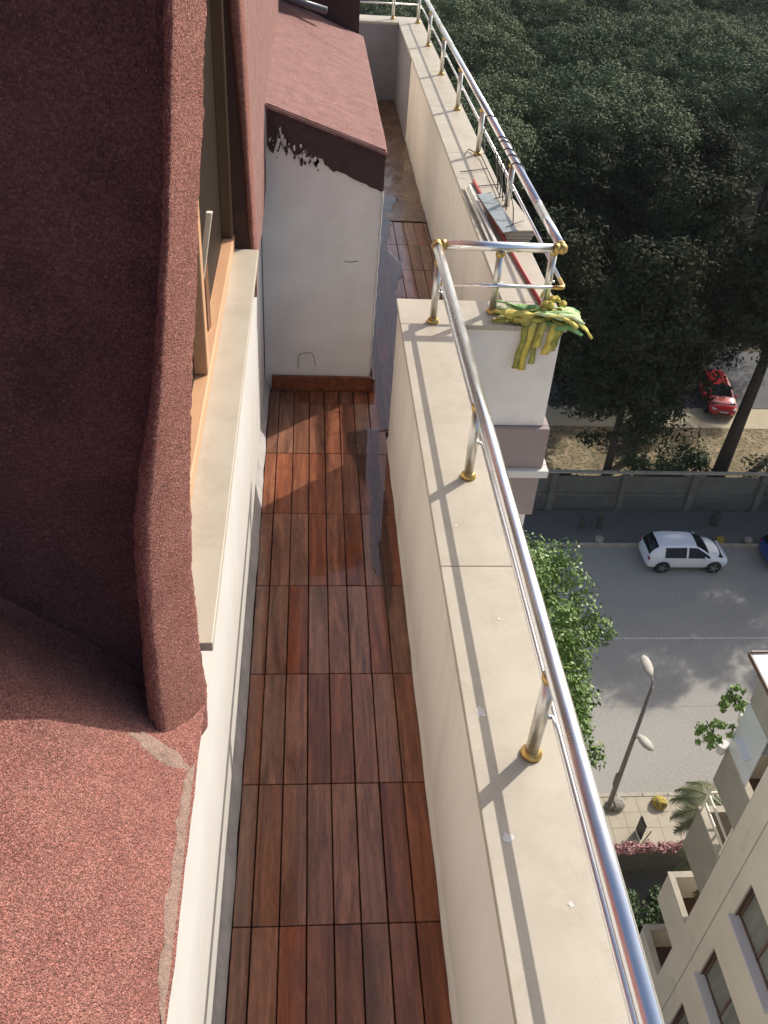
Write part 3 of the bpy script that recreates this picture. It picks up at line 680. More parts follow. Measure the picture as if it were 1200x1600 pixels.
# ================================================================== BALCONY FLOOR
fl = tag(MB().box(-.3, .98, -2.6, 2.99, -.11, -.032).box(-.3, 1.5, 2.99, 11.5, -.11, -.032).build('balcony_floor', 'gap'), kind='structure')
brd = {}
def board(x0, x1, y0, y1, nm='deck_board'):
    wd, ln = round(x1-x0, 3), round(y1-y0, 3)
    if (wd, ln) not in brd:
        o = MB().box(-wd/2, wd/2, -ln/2, ln/2, -.022, 0).build(nm, 'wood', fl, bevel=.0022, seg=1); brd[(wd, ln)] = o
    else:
        o = brd[(wd, ln)].copy(); COL.objects.link(o)
    o.location = ((x0+x1)/2+R.uniform(-.0005, .0005), (y0+y1)/2, -.0008+R.uniform(-.001, .001)); return o
g_ = .0024; Lr = .603
for j in range(-5, 12):
    y0 = j*Lr; y1 = y0+Lr
    if j >= 6: y0 = 3.618+(j-6)*.56; y1 = y0+.56
    if y1 > 7.0: break
    for i in range(-1, 14):
        x0 = i*.1; x1 = x0+.1
        if i == -1: x0 = -.070
        a, b = y0, y1
        if i >= 7 and b <= 3.25: continue
        if i >= 7 and a < 3.25: a = 3.27
        if i < 6 and b > 3.79:
            if a > 3.7: continue
            b = 3.79
        if i == 6 and b > 3.8 and a > 3.7: x0 = .615
        if i == 13: x1 = 1.33
        if i == 6 and b < 3.2: x1 = .697
        if b-a < .05: continue
        board(x0+g_, x1-g_, a+g_*.8, b-g_*.8)
# wet tan screed beyond the boards
tag(MB().box(.56, 1.40, 7.01, 11.45, -.031, .004).build('screed', 'screed'), kind='structure')

# film of water standing on the boards and the screed
def film():
    mb = MB(); n = 150
    for i in range(n+1):
        y = 1.55+6.3*i/n; e = min(1, i/8, (n-i)/5)
        xl = .56+.05*fbm(0, y, 0, 2.1, 4)-.10*min(1, max(0, y-2.2)); xr = .655+.03*fbm(3, y, 0, 2.5, 4)
        if y > 3.3: xl = .655; xr = .80+.16*min(1, (y-3.3)/1.2)+.09*fbm(7, y, 0, 2.2, 4)
        if y > 6.9: xr = .98+.12*fbm(7, y, 0, 3.2, 4)
        m_ = (xl+xr)/2
        for k in range(7): mb.v.append((m_+(xl-m_+(xr-xl)*k/6)*max(e, .03), y, .0052))
    for i in range(n):
        for k in range(6): mb.f.append((i*7+k, i*7+k+1, (i+1)*7+k+1, (i+1)*7+k))
    return mb
m = bpy.data.materials.new('water_film'); m.use_nodes = True; N = m.node_tree.nodes; L = m.node_tree.links; N.clear()
o_ = N.new('ShaderNodeOutputMaterial'); tr_ = N.new('ShaderNodeBsdfTransparent'); gl = N.new('ShaderNodeBsdfGlossy'); mx = N.new('ShaderNodeMixShader'); fr_ = N.new('ShaderNodeFresnel')
fr_.inputs[0].default_value = 1.55; gl.inputs['Roughness'].default_value = .015; tr_.inputs[0].default_value = (.96, .95, .95, 1)
nz_ = N.new('ShaderNodeTexNoise'); nz_.inputs['Scale'].default_value = 9; nz_.inputs['Detail'].default_value = 3; bp = N.new('ShaderNodeBump'); bp.inputs['Strength'].default_value = .12; bp.inputs['Distance'].default_value = .003
tc_ = N.new('ShaderNodeTexCoord'); L.new(tc_.outputs['Object'], nz_.inputs[0]); L.new(nz_.outputs[0], bp.inputs['Height']); L.new(bp.outputs[0], gl.inputs['Normal'])
L.new(fr_.outputs[0], mx.inputs[0]); L.new(tr_.outputs[0], mx.inputs[1]); L.new(gl.outputs[0], mx.inputs[2]); L.new(mx.outputs[0], o_.inputs[0])
MT['film'] = m
tag(film().build('puddle', 'film', smooth=True), kind='structure')

# fillet along both walls
def strip(name, prof, y0, y1, m_, parent=None, n=60, amp=.004, seed=0):
    mb = MB(); k = len(prof)
    for i in range(n+1):
        y = y0+(y1-y0)*i/n
        for j, (x_, z_) in enumerate(prof):
            a = amp*fbm(x_*3+seed, y, z_*2, 5, 3); mb.v.append((x_+a, y, z_+a*.6))
    for i in range(n):
        for j in range(k-1): mb.f.append((i*k+j, i*k+j+1, (i+1)*k+j+1, (i+1)*k+j))
    return mb.build(name, m_, parent, smooth=True)

# ================================================================== PARAPETS
ZC = .945
pw = empty('parapet_wall', (.85, 0, 0), 0, 'near beige parapet wall with cream coping along the wooden deck', 'wall')
def PW(x0, x1, y0, y1, z0, z1): return MB().box(x0-.85, x1-.85, y0, y1, z0, z1)
PW(.703, .985, -2.6, 3.16, -.1, ZC-.031).build('wall', 'beige', pw, bevel=.004)
ys = [-2.6, .905, 2.93]
for a, b in zip(ys, ys[1:]):
    o = MB().box(-.15, .15, -(b-a)/2+.0015, (b-a)/2-.0015, -.03, 0).build('coping_slab', 'marble', pw, bevel=.003); o.location = (.0, (a+b)/2, ZC)
q = random.Random(4)
for (X, Y, r_) in ((-.10, .20, .016), (-.085, -.25, .013), (.03, .62, .007), (-.06, 1.15, .006), (.05, -.45, .008)):
    poly = [(X+r_*(1+.5*q.uniform(-1, 1))*math.cos(a*.524), Y+r_*1.3*(1+.5*q.uniform(-1, 1))*math.sin(a*.524), ZC+.0003) for a in range(12)]
    MB().prism(poly, (0, 0, .0008)).build('paint_spot', 'white', pw)
# fillet of rough mortar at the foot
o = strip('mortar_fillet', [(.693-.85, .004), (.694-.85, .02), (.699-.85, .045), (.704-.85, .07)], -2.6, 3.15, 'beige', pw, amp=.003)
st = empty('parapet_wall', (1.3, 3.1, 0), 0, 'short return parapet joining the near wall to the outer wall, under the cloth strips', 'wall')
MB().box(-.312, .330, -.148, .130, .271, ZC-.031).build('wall', 'dirtywhite', st, bevel=.004)
MB().box(-.312, .326, .131, .134, -.1, ZC-.033).build('inner_face', 'beige', st)
for x0, x1 in ((-.60, .05), (.053, .352)):
    MB().box(x0, x1, -.168, .150, ZC-.03, ZC).build('coping_slab', 'marble', st, bevel=.003)
po = empty('parapet_wall', (1.5, 7, 0), 0, 'outer beige parapet wall with cream coping overlooking the trees', 'wall')
MB().box(-.155, .13, -3.76, 2.7, -.1, ZC-.031).build('wall', 'beige', po, bevel=.004)
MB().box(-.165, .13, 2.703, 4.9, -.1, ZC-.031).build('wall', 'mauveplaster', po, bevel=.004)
y = 3.252
for k in range(6):
    y1 = min(y+1.42, 11.45)
    o = MB().box(-.170, .152, y-7+.0015, y1-7-.0015, ZC-.03, ZC).build('coping_slab', 'marble', po, bevel=.003); y = y1
strip('mortar_fillet', [(-.163, .006), (-.162, .02), (-.158, .04), (-.154, .06)], -3.7, 4.4, 'white', po, amp=.005)
pf = empty('parapet_wall', (1.0, 11.7, 0), 0, 'far end parapet wall in shade closing the balcony', 'wall')
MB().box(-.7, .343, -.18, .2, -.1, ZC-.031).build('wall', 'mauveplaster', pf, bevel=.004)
MB().box(-.7, .329, -.195, .215, ZC-.03, ZC).build('coping_slab', 'marble', pf, bevel=.003)
MB().box(.331, .652, -.248, .215, ZC-.03, ZC).build('coping_slab', 'marble', pf, bevel=.003)

# ================================================================== RAILING
rl = empty('balcony_railing', (.885, 3.12, ZC), 0, 'chrome handrail with steel posts and brass fittings along the parapets', 'railing')
def RL(mb): return rel(mb, (.885, 3.12, ZC))
ZR = 1.338; XA = .885; YS = 3.10; XB = 1.585
RL(MB().tube([(XA, -2.6, ZR), (XA, .8, ZR), (XA, YS-.035, ZR)], .0262, 28)).build('top_rail', 'chrome', rl, smooth=True)
RL(MB().tube([(XA+.035, YS, ZR), (XB-.05, YS, ZR)], .0262, 28)).build('top_rail', 'chrome', rl, smooth=True)
RL(MB().tube([(XB, YS+.05, ZR), (XB, 3.78, ZR)], .0262, 28)).build('top_rail', 'chrome', rl, smooth=True)
RL(MB().tube([(XB, 3.79, ZR), (XB, 11.65, ZR)], .0262, 28)).build('top_rail', 'chrome', rl, smooth=True)
RL(MB().tube([(XB, 3.775, ZR), (XB, 3.795, ZR)], .0275, 24)).build('joint_sleeve', 'steel', rl, smooth=True)
RL(MB().tube([(XB-.03, 11.7, ZR), (.1, 11.7, ZR)], .0262, 20)).build('top_rail', 'chrome', rl, smooth=True)
def sphere(c, r_, name, m_, parent):
    b = bmesh.new(); bmesh.ops.create_uvsphere(b, u_segments=20, v_segments=12, radius=r_)
    for f in b.faces: f.smooth = True
    me = bpy.data.meshes.new(name); b.to_mesh(me); b.free(); me.materials.append(MT[m_]); o = bpy.data.objects.new(name, me); COL.objects.link(o); o.parent = parent; o.location = c; return o
for c, ends in (((XA, YS, ZR), ((0, -1), (1, 0))), ((XB, YS, ZR), ((-1, 0), (0, 1))), ((XB, 11.7, ZR), ((-1, 0), (0, -1)))):
    sphere((c[0]-.885, c[1]-3.12, c[2]-ZC), .0305, 'elbow', 'brass', rl)
    for dx, dy in ends:
        RL(MB().tube([(c[0]+dx*.02, c[1]+dy*.02, c[2]), (c[0]+dx*.048, c[1]+dy*.048, c[2])], .0292, 22)).build('collar_ring', 'brass', rl, smooth=True)
# mid rail
MZ = 1.122
RL(MB().tube([(XA+.043, -2.6, MZ), (XA+.043, YS-.06, MZ)], .0115, 14)).build('mid_rail', 'chrome', rl, smooth=True)
RL(MB().tube(smooth_path([(XA+.043, YS-.06, MZ), (XA+.043, YS-.03, MZ), (XA+.10, YS-.03, MZ)], .03), .0125, 12)).build('mid_rail_elbow', 'brass', rl, smooth=True)
RL(MB().tube([(XA+.10, YS-.03, MZ), (XB-.02, YS-.03, MZ)], .0105, 14)).build('mid_rail', 'chrome', rl, smooth=True)
RL(MB().tube(smooth_path([(XB-.02, YS-.03, MZ), (XB+.043, YS-.03, MZ), (XB+.043, YS+.09, MZ)], .035), .0125, 12)).build('mid_rail_elbow', 'brass', rl, smooth=True)
RL(MB().tube([(XB+.043, YS+.09, MZ), (XB+.043, 11.66, MZ)], .0105, 14)).build('mid_rail', 'chrome', rl, smooth=True)
RL(MB().tube([(XB+.043, 11.74, MZ), (.1, 11.74, MZ)], .0105, 14)).build('mid_rail', 'steel', rl, smooth=True)
# posts
ph = ZR-.0262-ZC
def post_mesh():
    mb = MB(); n = 28; prof = []
    for k in range(n):
        a = 2*math.pi*k/n; r_ = .0215*(1-.10*max(0, math.cos(3*a))**6); prof.append((r_*math.cos(a), r_*1.05*math.sin(a)))
    for z in (0, ph): mb.v += [(x_, y_, z) for x_, y_ in prof]
    for k in range(n): mb.f.append((k, (k+1) % n, (k+1) % n+n, k+n))
    mb.f.append(tuple(range(n))[::-1]); mb.f.append(tuple(range(n, 2*n))); return mb
proto = None
def post(x_, y_, mx, my):
    global proto
    if proto is None:
        p = post_mesh().build('post', 'steel', rl, smooth=True)
        MB().lathe([(.034, 0), (.0345, .008), (.031, .016), (.026, .022), (.0225, .026)], n=26).build('base_collar', 'brass', p, smooth=True)
        MB().lathe([(.023, ph-.03), (.026, ph-.02), (.026, ph-.004), (.02, ph)], n=22).build('top_collar', 'brass', p, smooth=True)
        proto = p; o = p; 
    else: o = copy_tree(proto, rl)
    o.location = (x_-.885, y_-3.12, 0)
    b = MB(); b.tube([(mx*.018, my*.018, MZ-ZC), (mx*.034, my*.034, MZ-ZC)], .0075, 10); b.build('clamp', 'chrome', o, smooth=True)
for y_ in (-1.42, .035, 1.488, 2.96): post(XA, y_, 1, 0)
post(1.243, YS, 0, -1); post(1.555, YS+.05, 0, -1)
for y_ in (4.66, 6.05, 7.41, 8.78, 10.17, 11.54): post(XB, y_, 1, 0)
post(1.27, 11.72, 0, 1); post(.75, 11.72, 0, 1)

# ================================================================== LEFT WALL AND SILL
lw = empty('balcony_wall', (-.105, 0, 0), 0, 'white painted wall left of the deck under the window', 'wall')
MB().box(-.30, 0, -2.6, 3.80, -.1, 1.34).build('wall', 'white', lw, bevel=.003)
MB().box(-.30, 0, -.075, 2.40, 1.341, 1.528).build('wall', 'white', lw, bevel=.003)
strip('mortar_fillet', [(.034, .001), (.030, .018), (.018, .05), (.006, .075), (.0, .10)], -2.6, 3.79, 'fillet', lw, amp=.005, seed=4)
sl = MB().box(-.29, -.045, -.075, 2.41, 1.530, 1.560).build('window_sill', 'marble', bevel=.003)
tag(sl, 'long cream stone window sill on top of the white wall', 'window sill')

# ================================================================== ROOF, DORMER
rf = empty('mansard_roof', (0, 0, 1.38), 0, 'red mineral coated roof around the dormer window at left', 'roof')
def roofz(X, y):
    u = -.075-X
    z = 1.375+.95*u-.12*max(0, u-.3)+.42*u*min(1, max(0, (-.15-y)/.3))+.012*fbm(X, y, 0, 3, 3)
    z -= .35*max(0, .09-abs(X+.075))*0
    return z
mb = MB(); nx, ny = 90, 110
for j in range(ny+1):
    for i in range(nx+1):
        y = -2.6+2.56*j/ny; t = i/nx; X = -.072+.0025*fbm(0, y, 0, 6, 3)-2.2*t**1.5
        z = roofz(X, y)
        mb.v.append((X, y, z-1.38+.0035*fbm(X, y, 0, 60, 2)))
for j in range(ny):
    for i in range(nx):
        a = j*(nx+1)+i; mb.f.append((a, a+1, a+nx+2, a+nx+1))
k0 = len(mb.v)
for j in range(ny+1):
    p = mb.v[j*(nx+1)]; mb.v.append((p[0]-.008, p[1], p[2]-.045-.012*abs(fbm(0, p[1], 0, 9, 2))))
for j in range(ny): mb.f.append((j*(nx+1), (j+1)*(nx+1), k0+j+1, k0+j))
k1 = len(mb.v)
for j in range(ny+1):
    p = mb.v[k0+j]; mb.v.append((p[0]-.03, p[1], p[2]))
for j in range(ny): mb.f.append((k0+j, k0+j+1, k1+j+1, k1+j))
mb.build('roof_slope', 'roof', rf, smooth=True)
# mortar patch along the edge and at the foot of the jamb
def drape(name, cx, cy, rx, ry, m_, seed, lift=.006):
    mb = MB(); n = 34; rings = 10; mb.v.append((cx, cy, roofz(cx, cy)-1.38+lift*2))
    for r_ in range(1, rings+1):
        for k in range(n):
            a = 2*math.pi*k/n; t = r_/rings; e = 1+.45*fbm(math.cos(a)+seed, math.sin(a), seed, 1.7, 4)
            X = cx+rx*e*t*math.cos(a); Y = cy+ry*e*t*math.sin(a); X = min(X, -.078)
            mb.v.append((X, Y, roofz(X, Y)-1.38+lift*(1-t**3)*1.5+.004*fbm(X, Y, seed, 40, 2)-(.004 if r_ == rings else 0)))
    for k in range(n): mb.f.append((0, 1+k, 1+(k+1) % n))
    for r_ in range(rings-1):
        for k in range(n): mb.f.append((1+r_*n+k, 1+(r_+1)*n+k, 1+(r_+1)*n+(k+1) % n, 1+r_*n+(k+1) % n))
    mb.build(name, m_, rf, smooth=True)
drape('mortar_patch', -.155, -.325, .06, .030, 'mortar', 1, .003)
mb = MB(); n = 90
for i in range(n+1):
    y = -.30-.62*i/n; w_ = (.020+.012*fbm(0, y, 2, 14, 4))*min(1, i/10)*min(1, (n-i)/14)
    for k in range(5):
        X = -.077-w_*k/4; mb.v.append((X, y, roofz(X, y)-1.38+(.004 if 0 < k < 4 else 0)+.003*fbm(X, y, 1, 50, 2)))
for i in range(n):
    for k in range(4): mb.f.append((i*5+k, i*5+k+1, (i+1)*5+k+1, (i+1)*5+k))
mb.build('mortar_edge', 'mortar', rf, smooth=True)
# cheek of the dormer (shaded, faces the camera)
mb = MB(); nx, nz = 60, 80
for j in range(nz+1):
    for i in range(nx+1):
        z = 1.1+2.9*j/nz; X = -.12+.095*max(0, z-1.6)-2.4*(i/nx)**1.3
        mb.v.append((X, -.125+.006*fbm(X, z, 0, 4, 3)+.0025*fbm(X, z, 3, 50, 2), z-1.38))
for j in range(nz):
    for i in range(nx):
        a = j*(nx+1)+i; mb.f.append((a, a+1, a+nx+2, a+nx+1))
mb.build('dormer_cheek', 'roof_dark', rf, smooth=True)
MB().box(-2.5, -.165, -.10, -.02, -.3, 2.6).build('dormer_core', 'gap', rf)
# thick rounded jamb (near) and the far one
def jamb(name, rows, y0, y1, rough, n=56, nz=200, m_='roof', amp=.004, wedge=False):
    """rows: (z, xl, xr) ; rounded box section between y0 and y1"""
    mb = MB()
    for j in range(nz+1):
        z = rows[0][0]+(rows[-1][0]-rows[0][0])*j/nz
        for a, b in zip(rows, rows[1:]):
            if a[0] <= z <= b[0]+1e-9:
                t = (z-a[0])/(b[0]-a[0]); xl = a[1]+(b[1]-a[1])*t; xr = a[2]+(b[2]-a[2])*t; break
        cx, hx, cy, hy = (xl+xr)/2, (xr-xl)/2, (y0+y1)/2, (y1-y0)/2
        w_ = xr-xl
        P_ = [(xl, y1), (xl, y0+.02), (xl+.04*w_, y0+.006), (xl+.26*w_, y0-.012), (xl+.42*w_, y0+.006), (xr-.02*w_, y1-.045), (xr, y1-.02), (xr-.01, y1)] if wedge else None
        if P_:
            for _ in range(2): P_ = [((3*a_[0]+b_[0])/4 if h_ == 0 else (a_[0]+3*b_[0])/4, (3*a_[1]+b_[1])/4 if h_ == 0 else (a_[1]+3*b_[1])/4) for a_, b_ in zip(P_, P_[1:]+P_[:1]) for h_ in (0, 1)]
        for k in range(n):
            q = 2*math.pi*k/n; c_, s_ = math.cos(q), math.sin(q); p = 3.0
            if wedge:
                # walk round the wedge outline
                per = k/n*len(P_); a_ = int(per) % len(P_); f_ = per-int(per); A_ = P_[a_]; B_ = P_[(a_+1) % len(P_)]
                X = A_[0]+(B_[0]-A_[0])*f_; Y = A_[1]+(B_[1]-A_[1])*f_; c_ = (X-cx)/hx*.7; s_ = (Y-cy)/hy*.7
            else:
                X = cx+hx*math.copysign(abs(c_)**(2/p), c_); Y = cy+hy*math.copysign(abs(s_)**(2/p), s_)
            d = amp*1.0*fbm(X*1.0, Y, z, 70, 3)+amp*1.3*fbm(X, Y, z, 7, 2)
            mb.v.append((X+c_*d, Y+s_*d, z-1.38))
    for j in range(nz):
        for k in range(n): mb.f.append((j*n+k, j*n+(k+1) % n, (j+1)*n+(k+1) % n, (j+1)*n+k))
    mb.f.append(tuple(range(n))[::-1]); mb.f.append(tuple(nz*n+k for k in range(n)))
    return mb.build(name, m_, rf, smooth=True)
jamb('dormer_jamb', [(1.26, -.225, -.074), (1.40, -.190, -.068), (1.60, -.182, -.073), (1.81, -.175, -.076), (2.08, -.158, -.060), (2.42, -.085, -.030), (2.70, -.045, -.001), (3.0, -.013, .030), (3.9, .08, .12)], -.265, -.066, 1, wedge=True, n=96, nz=420)
# far cheek of the recess with its brown reveal and the pink wall between window and white box
MB().prism([(-.42, 2.455, .16), (-.075, 2.455, .16), (-.105, 2.455, .71), (-.14, 2.455, 1.19), (-.19, 2.455, 2.5), (-.42, 2.455, 2.5)], (0, .16, 0)).build('reveal', 'recess', rf)
jamb('dormer_jamb', [(1.50, -.088, -.060), (2.09, -.118, -.074), (2.57, -.152, -.086), (3.9, -.20, -.12)], 2.44, 2.62, 1, n=36, nz=120, amp=.002)
mb = MB(); ny2, nz2 = 60, 60
for j in range(nz2+1):
    for i in range(ny2+1):
        y = 2.55+4.5*i/ny2; z0 = 1.25+.10*min(1, max(0, (y-2.6)/.9)); z = z0+(3.9-z0)*j/nz2
        mb.v.append((-.078+.010*min(1, (y-2.55)/1.2)+.004*fbm(0, y, z, 5, 3)+.0015*fbm(0, y, z, 50, 2)-.02*max(0, z-1.9), y, z-1.38))
for j in range(nz2):
    for i in range(ny2):
        a = j*(ny2+1)+i; mb.f.append((a, a+1, a+ny2+2, a+ny2+1))
mb.build('pink_wall', 'roof_fine', rf, smooth=True)
MB().box(-2.5, -.104, 2.621, 7.05, -.06, 2.5).build('wall_core', 'gap', rf)
MB().box(-.102, -.068, 2.60, 2.66, -.15, .17).build('eave_chip', 'mortar', rf, bevel=.006)
MB().box(-2.5, .12, -.1, 7.05, 2.52, 2.6).build('dormer_roof', 'roof', rf)

# window in the recess
wn = empty('dormer_window', (-.16, 1.2, 1.56), 0, 'peach framed window standing open in the dormer above the stone sill', 'window')
def WN(x0, x1, y0, y1, z0, z1): return MB().box(x0+.16, x1+.16, y0-1.2, y1-1.2, z0-1.56, z1-1.56)
WN(-.235, -.155, -.07, 2.448, 1.561, 1.615).build('frame_bottom', 'peach', wn, bevel=.006)
WN(-.235, -.160, 2.39, 2.446, 1.616, 3.5).build('frame_jamb', 'tan', wn, bevel=.006)  # far jamb takes the browner copy, its shade is painted in
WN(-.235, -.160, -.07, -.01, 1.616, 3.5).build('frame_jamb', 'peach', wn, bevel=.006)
WN(-.235, -.160, 1.15, 1.21, 1.616, 3.5).build('mullion', 'peach', wn, bevel=.006)
WN(-.235, -.155, -.07, 2.448, 3.501, 3.56).build('frame_head', 'peach', wn, bevel=.006)
for a, b in ((-.0, 1.14), (1.22, 2.38)): WN(-.215, -.205, a, b, 1.616, 3.5).build('pane', 'room_pane', wn)
WN(-1.6, -.40, -.06, 2.44, 1.0, 1.02).build('room_floor', 'brown', wn)
sh = empty('sash', (0, 0, 0)); sh.parent = wn
s2 = MB(); s2.obox((-.20+.16, 1.5-1.2, 1.745-1.56), (.016, 0, 0), (.004, .02, 0), (0, 0, .135)); s2.build('sash_panel', 'brownwood', sh, bevel=.003)
s3 = MB(); s3.obox((-.178+.16, 1.45-1.2, 1.96-1.56), (.011, 0, 0), (0, .012, 0), (.022, 0, .125)); s3.build('sash_edge', 'cream', sh, bevel=.003)

# ================================================================== WHITE BOX (roof projection over the balcony)
bx = empty('roof_projection', (.27, 3.8, 0), 0, 'white plastered projection with pink sloping top at the middle of the balcony', 'wall')
def BX(mb): return rel(mb, (.27, 3.8, 0))
mb = MB()   # body with a slightly uneven face
nx, nz = 26, 50
def topz(X): return 1.84-.335*(X+.02)
for j in range(nz+1):
    for i in range(nx+1):
        t = j/nz; X = -.10+(.712+.02*t)*i/nx
        z = 0+(topz(X)-.02)*t; mb.v.append((X, 3.80+.004*fbm(X, 0, z, 3, 3), z))
for j in range(nz):
    for i in range(nx):
        a = j*(nx+1)+i; mb.f.append((a, a+1, a+nx+2, a+nx+1))
BX(mb).build('front_face', 'dirtywhite', bx, smooth=True)
def rot_box(x0a, x1a, x0b, x1b, y0, y1, za, zb0, zb1):
    return MB().add([(x0a, y0, za), (x1a, y0, za), (x1a, y1, za), (x0a, y1, za), (x0b, y0, zb0), (x1b, y0, zb1), (x1b, y1, zb1), (x0b, y1, zb0)],
                    [(0, 3, 2, 1), (4, 5, 6, 7), (0, 1, 5, 4), (1, 2, 6, 5), (2, 3, 7, 6), (3, 0, 4, 7)])
BX(rot_box(-.1, .610, -.1, .630, 3.806, 7.0, -.05, topz(-.1)-.05, topz(.63)-.05)).build('body', 'white', bx)
# brown coating band with a ragged lower edge
q = random.Random(12); top = []; low = []
for i in range(61):
    t = i/60; X = -.058+.690*t
    zt = topz(X)-.002; zl = 1.66-.292*t
    rag = .05*fbm(X, 0, 0, 14, 3)+.035*abs(fbm(X, 3, 0, 40, 3))*(1-t)**.5
    if t < .12: rag += -.045+.12*max(0, (t-.05)/.07)
    zl += rag if t < .6 else rag*.25
    top.append((X, 3.7935, zt)); low.append((X, 3.7935, zl))
mb = MB(); mb.v = top+low; n = 61
mb.f = [(i, i+1, n+i+1, n+i) for i in range(n-1)]
mb.v += [(a, 3.7965, c) for a, b, c in low]; mb.f += [(n+i, n+i+1, 2*n+i+1, 2*n+i) for i in range(n-1)]
BX(mb).build('brown_band', 'bitumen', bx)
# splashes
for k in range(90):
    t = q.uniform(.02, .50)**1.2; X = -.05+.68*t; z = 1.665-.292*t+q.gauss(-.005, .035); s = q.uniform(.0015, .010)
    poly = [(X+s*(1+.4*q.uniform(-1, 1))*math.cos(a*1.047), 3.7925, z+s*1.9*(1+.4*q.uniform(-1, 1))*math.sin(a*1.047)) for a in range(6)]
    BX(MB().prism(poly, (0, .004, 0))).build('paint_splash', 'bitumen' if k % 3 else 'dirtywhite', bx)
BX(MB().tube(smooth_path([(.125, 3.795, .16), (.125, 3.795, .27), (.22, 3.795, .285), (.24, 3.795, .18)], .03), .0025, 5)).build('plaster_scar', 'stone', bx)
BX(MB().tube([(.41, 3.796, .93), (.45, 3.795, .925), (.50, 3.796, .935)], .003, 5)).build('plaster_scar', 'stone', bx)
# rough plaster bead on the right arris
pts_ = [(.609+.020*k/40*1.0+.003*math.sin(k*1.7), 3.797, .02+1.36*k/40) for k in range(41)]
BX(MB().tube(pts_, [.0045+.0025*abs(math.sin(k*2.3)) for k in range(41)], 6)).build('corner_bead', 'white', bx, smooth=True)
# pink sloping top
mb = MB(); nx, ny = 50, 90
for j in range(ny+1):
    for i in range(nx+1):
        t = i/nx; y = 3.775+3.25*j/ny; X = -.10+.742*t
        mb.v.append((X+.0*y, y+(.006*fbm(X, 0, 0, 20, 2) if j == 0 else 0), topz(X)+.012*fbm(X, y, 0, 1.8, 3)+.0018*fbm(X, y, 0, 55, 2)-.006))
for j in range(ny):
    for i in range(nx):
        a = j*(nx+1)+i; mb.f.append((a, a+1, a+nx+2, a+nx+1))
k0 = len(mb.v); ring = [j*(nx+1)+nx for j in range(ny+1)]
for r_ in ring: p = mb.v[r_]; mb.v.append((p[0]-.002, p[1], p[2]-.05))
for j in range(ny): mb.f.append((ring[j], ring[j+1], k0+j+1, k0+j))
k0 = len(mb.v)
for i in range(nx+1): p = mb.v[i]; mb.v.append((p[0], p[1]+.002, p[2]-.018))
for i in range(nx): mb.f.append((i, i+1, k0+i+1, k0+i))
BX(mb).build('pink_top', 'roof_fine', bx, smooth=True)
sk = BX(MB().box(-.055, .628, 3.766, 3.788, .001, .112)).build('skirting_board', 'wood', bx, bevel=.003)
BX(MB().box(.632, .650, 3.768, 4.3, .001, .10)).build('skirting_board', 'wood', bx, bevel=.003)
# the dark storey behind it, and its pipe
bh = empty('upper_storey', (0, 7.05, 1.5), 0, 'dark shaded wall above the pink slope at the top of the picture', 'wall')
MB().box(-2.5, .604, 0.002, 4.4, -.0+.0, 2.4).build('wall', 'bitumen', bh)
MB().box(-2.5, .56, .4, 4.4, -1.6, -.002).build('lower_wall', 'beige', bh)
pp = MB().tube([(-.35, 6.75, 1.985), (.318, 6.62, 1.855)], .028, 14).build('drain_pipe', 'pipe', smooth=True)
tag(pp, 'dark grey pipe lying across the top of the pink slope', 'pipe')

# ================================================================== THINGS ON THE OUTER COPING
def thing1(mb, name, m_, label, cat, group=None, **k):
    return tag(mb.build(name, m_, **k), label, cat, group)
Zt = ZC+.001
labs = ['lowest cream stone offcut in the stack on the outer coping', 'second cream stone offcut from the bottom of the stack on the outer coping', 'third cream stone offcut in the stack, under the top one', 'topmost cream stone offcut, set askew on the stack']
for k in range(4):
    x0 = 1.50+.008*k; y0 = 4.16+.012*k; mb = MB(); a = .04*k-.03
    c = Vector((1.585+.004*k, 4.46+.01*k, Zt+.009+.0185*k))
    mb.obox(c, (.088*math.cos(a), .088*math.sin(a), 0), (-.30*math.sin(a), .30*math.cos(a), 0), (0, 0, .009))
    thing1(mb, 'stone_offcut', 'marble', labs[k], 'stone slab', 'cream stone offcuts stacked on the coping', bevel=.002)
zt = Zt+.0185*4+.001
mb = MB(); mb.obox((1.485, 4.50, Zt+.082), (.050, .012, .006), (-.035, .36, .0), (0, 0, .004))
thing1(mb, 'grey_sheet', 'greysheet', 'blue grey flat sheet lying on top of the stone offcuts', 'sheet', bevel=.001)
for k, (xa, xb, m_, lab) in enumerate(((1.352, 1.402, 'cream', 'left of the pale battens lying on the outer coping beside the grey sheet'), (1.378, 1.43, 'white', 'right of the pale battens lying on the outer coping beside the grey sheet'))):
    mb = MB(); mb.obox(((xa+xb)/2, 4.62, Zt+.010+.02*k), (.011, .001, 0), (-.012, .56, .0), (0, 0, .009)); thing1(mb, 'batten', m_, lab, 'batten', 'battens on the outer coping', bevel=.002)
mb = MB().tube([(1.560, 3.05, Zt+.012), (1.50, 4.1, Zt+.012), (1.452, 5.35, Zt+.012)], .0115, 10)
thing1(mb, 'red_pole', 'redpole', 'thin red pole lying along the outer coping under the offcuts', 'pole', smooth=True)
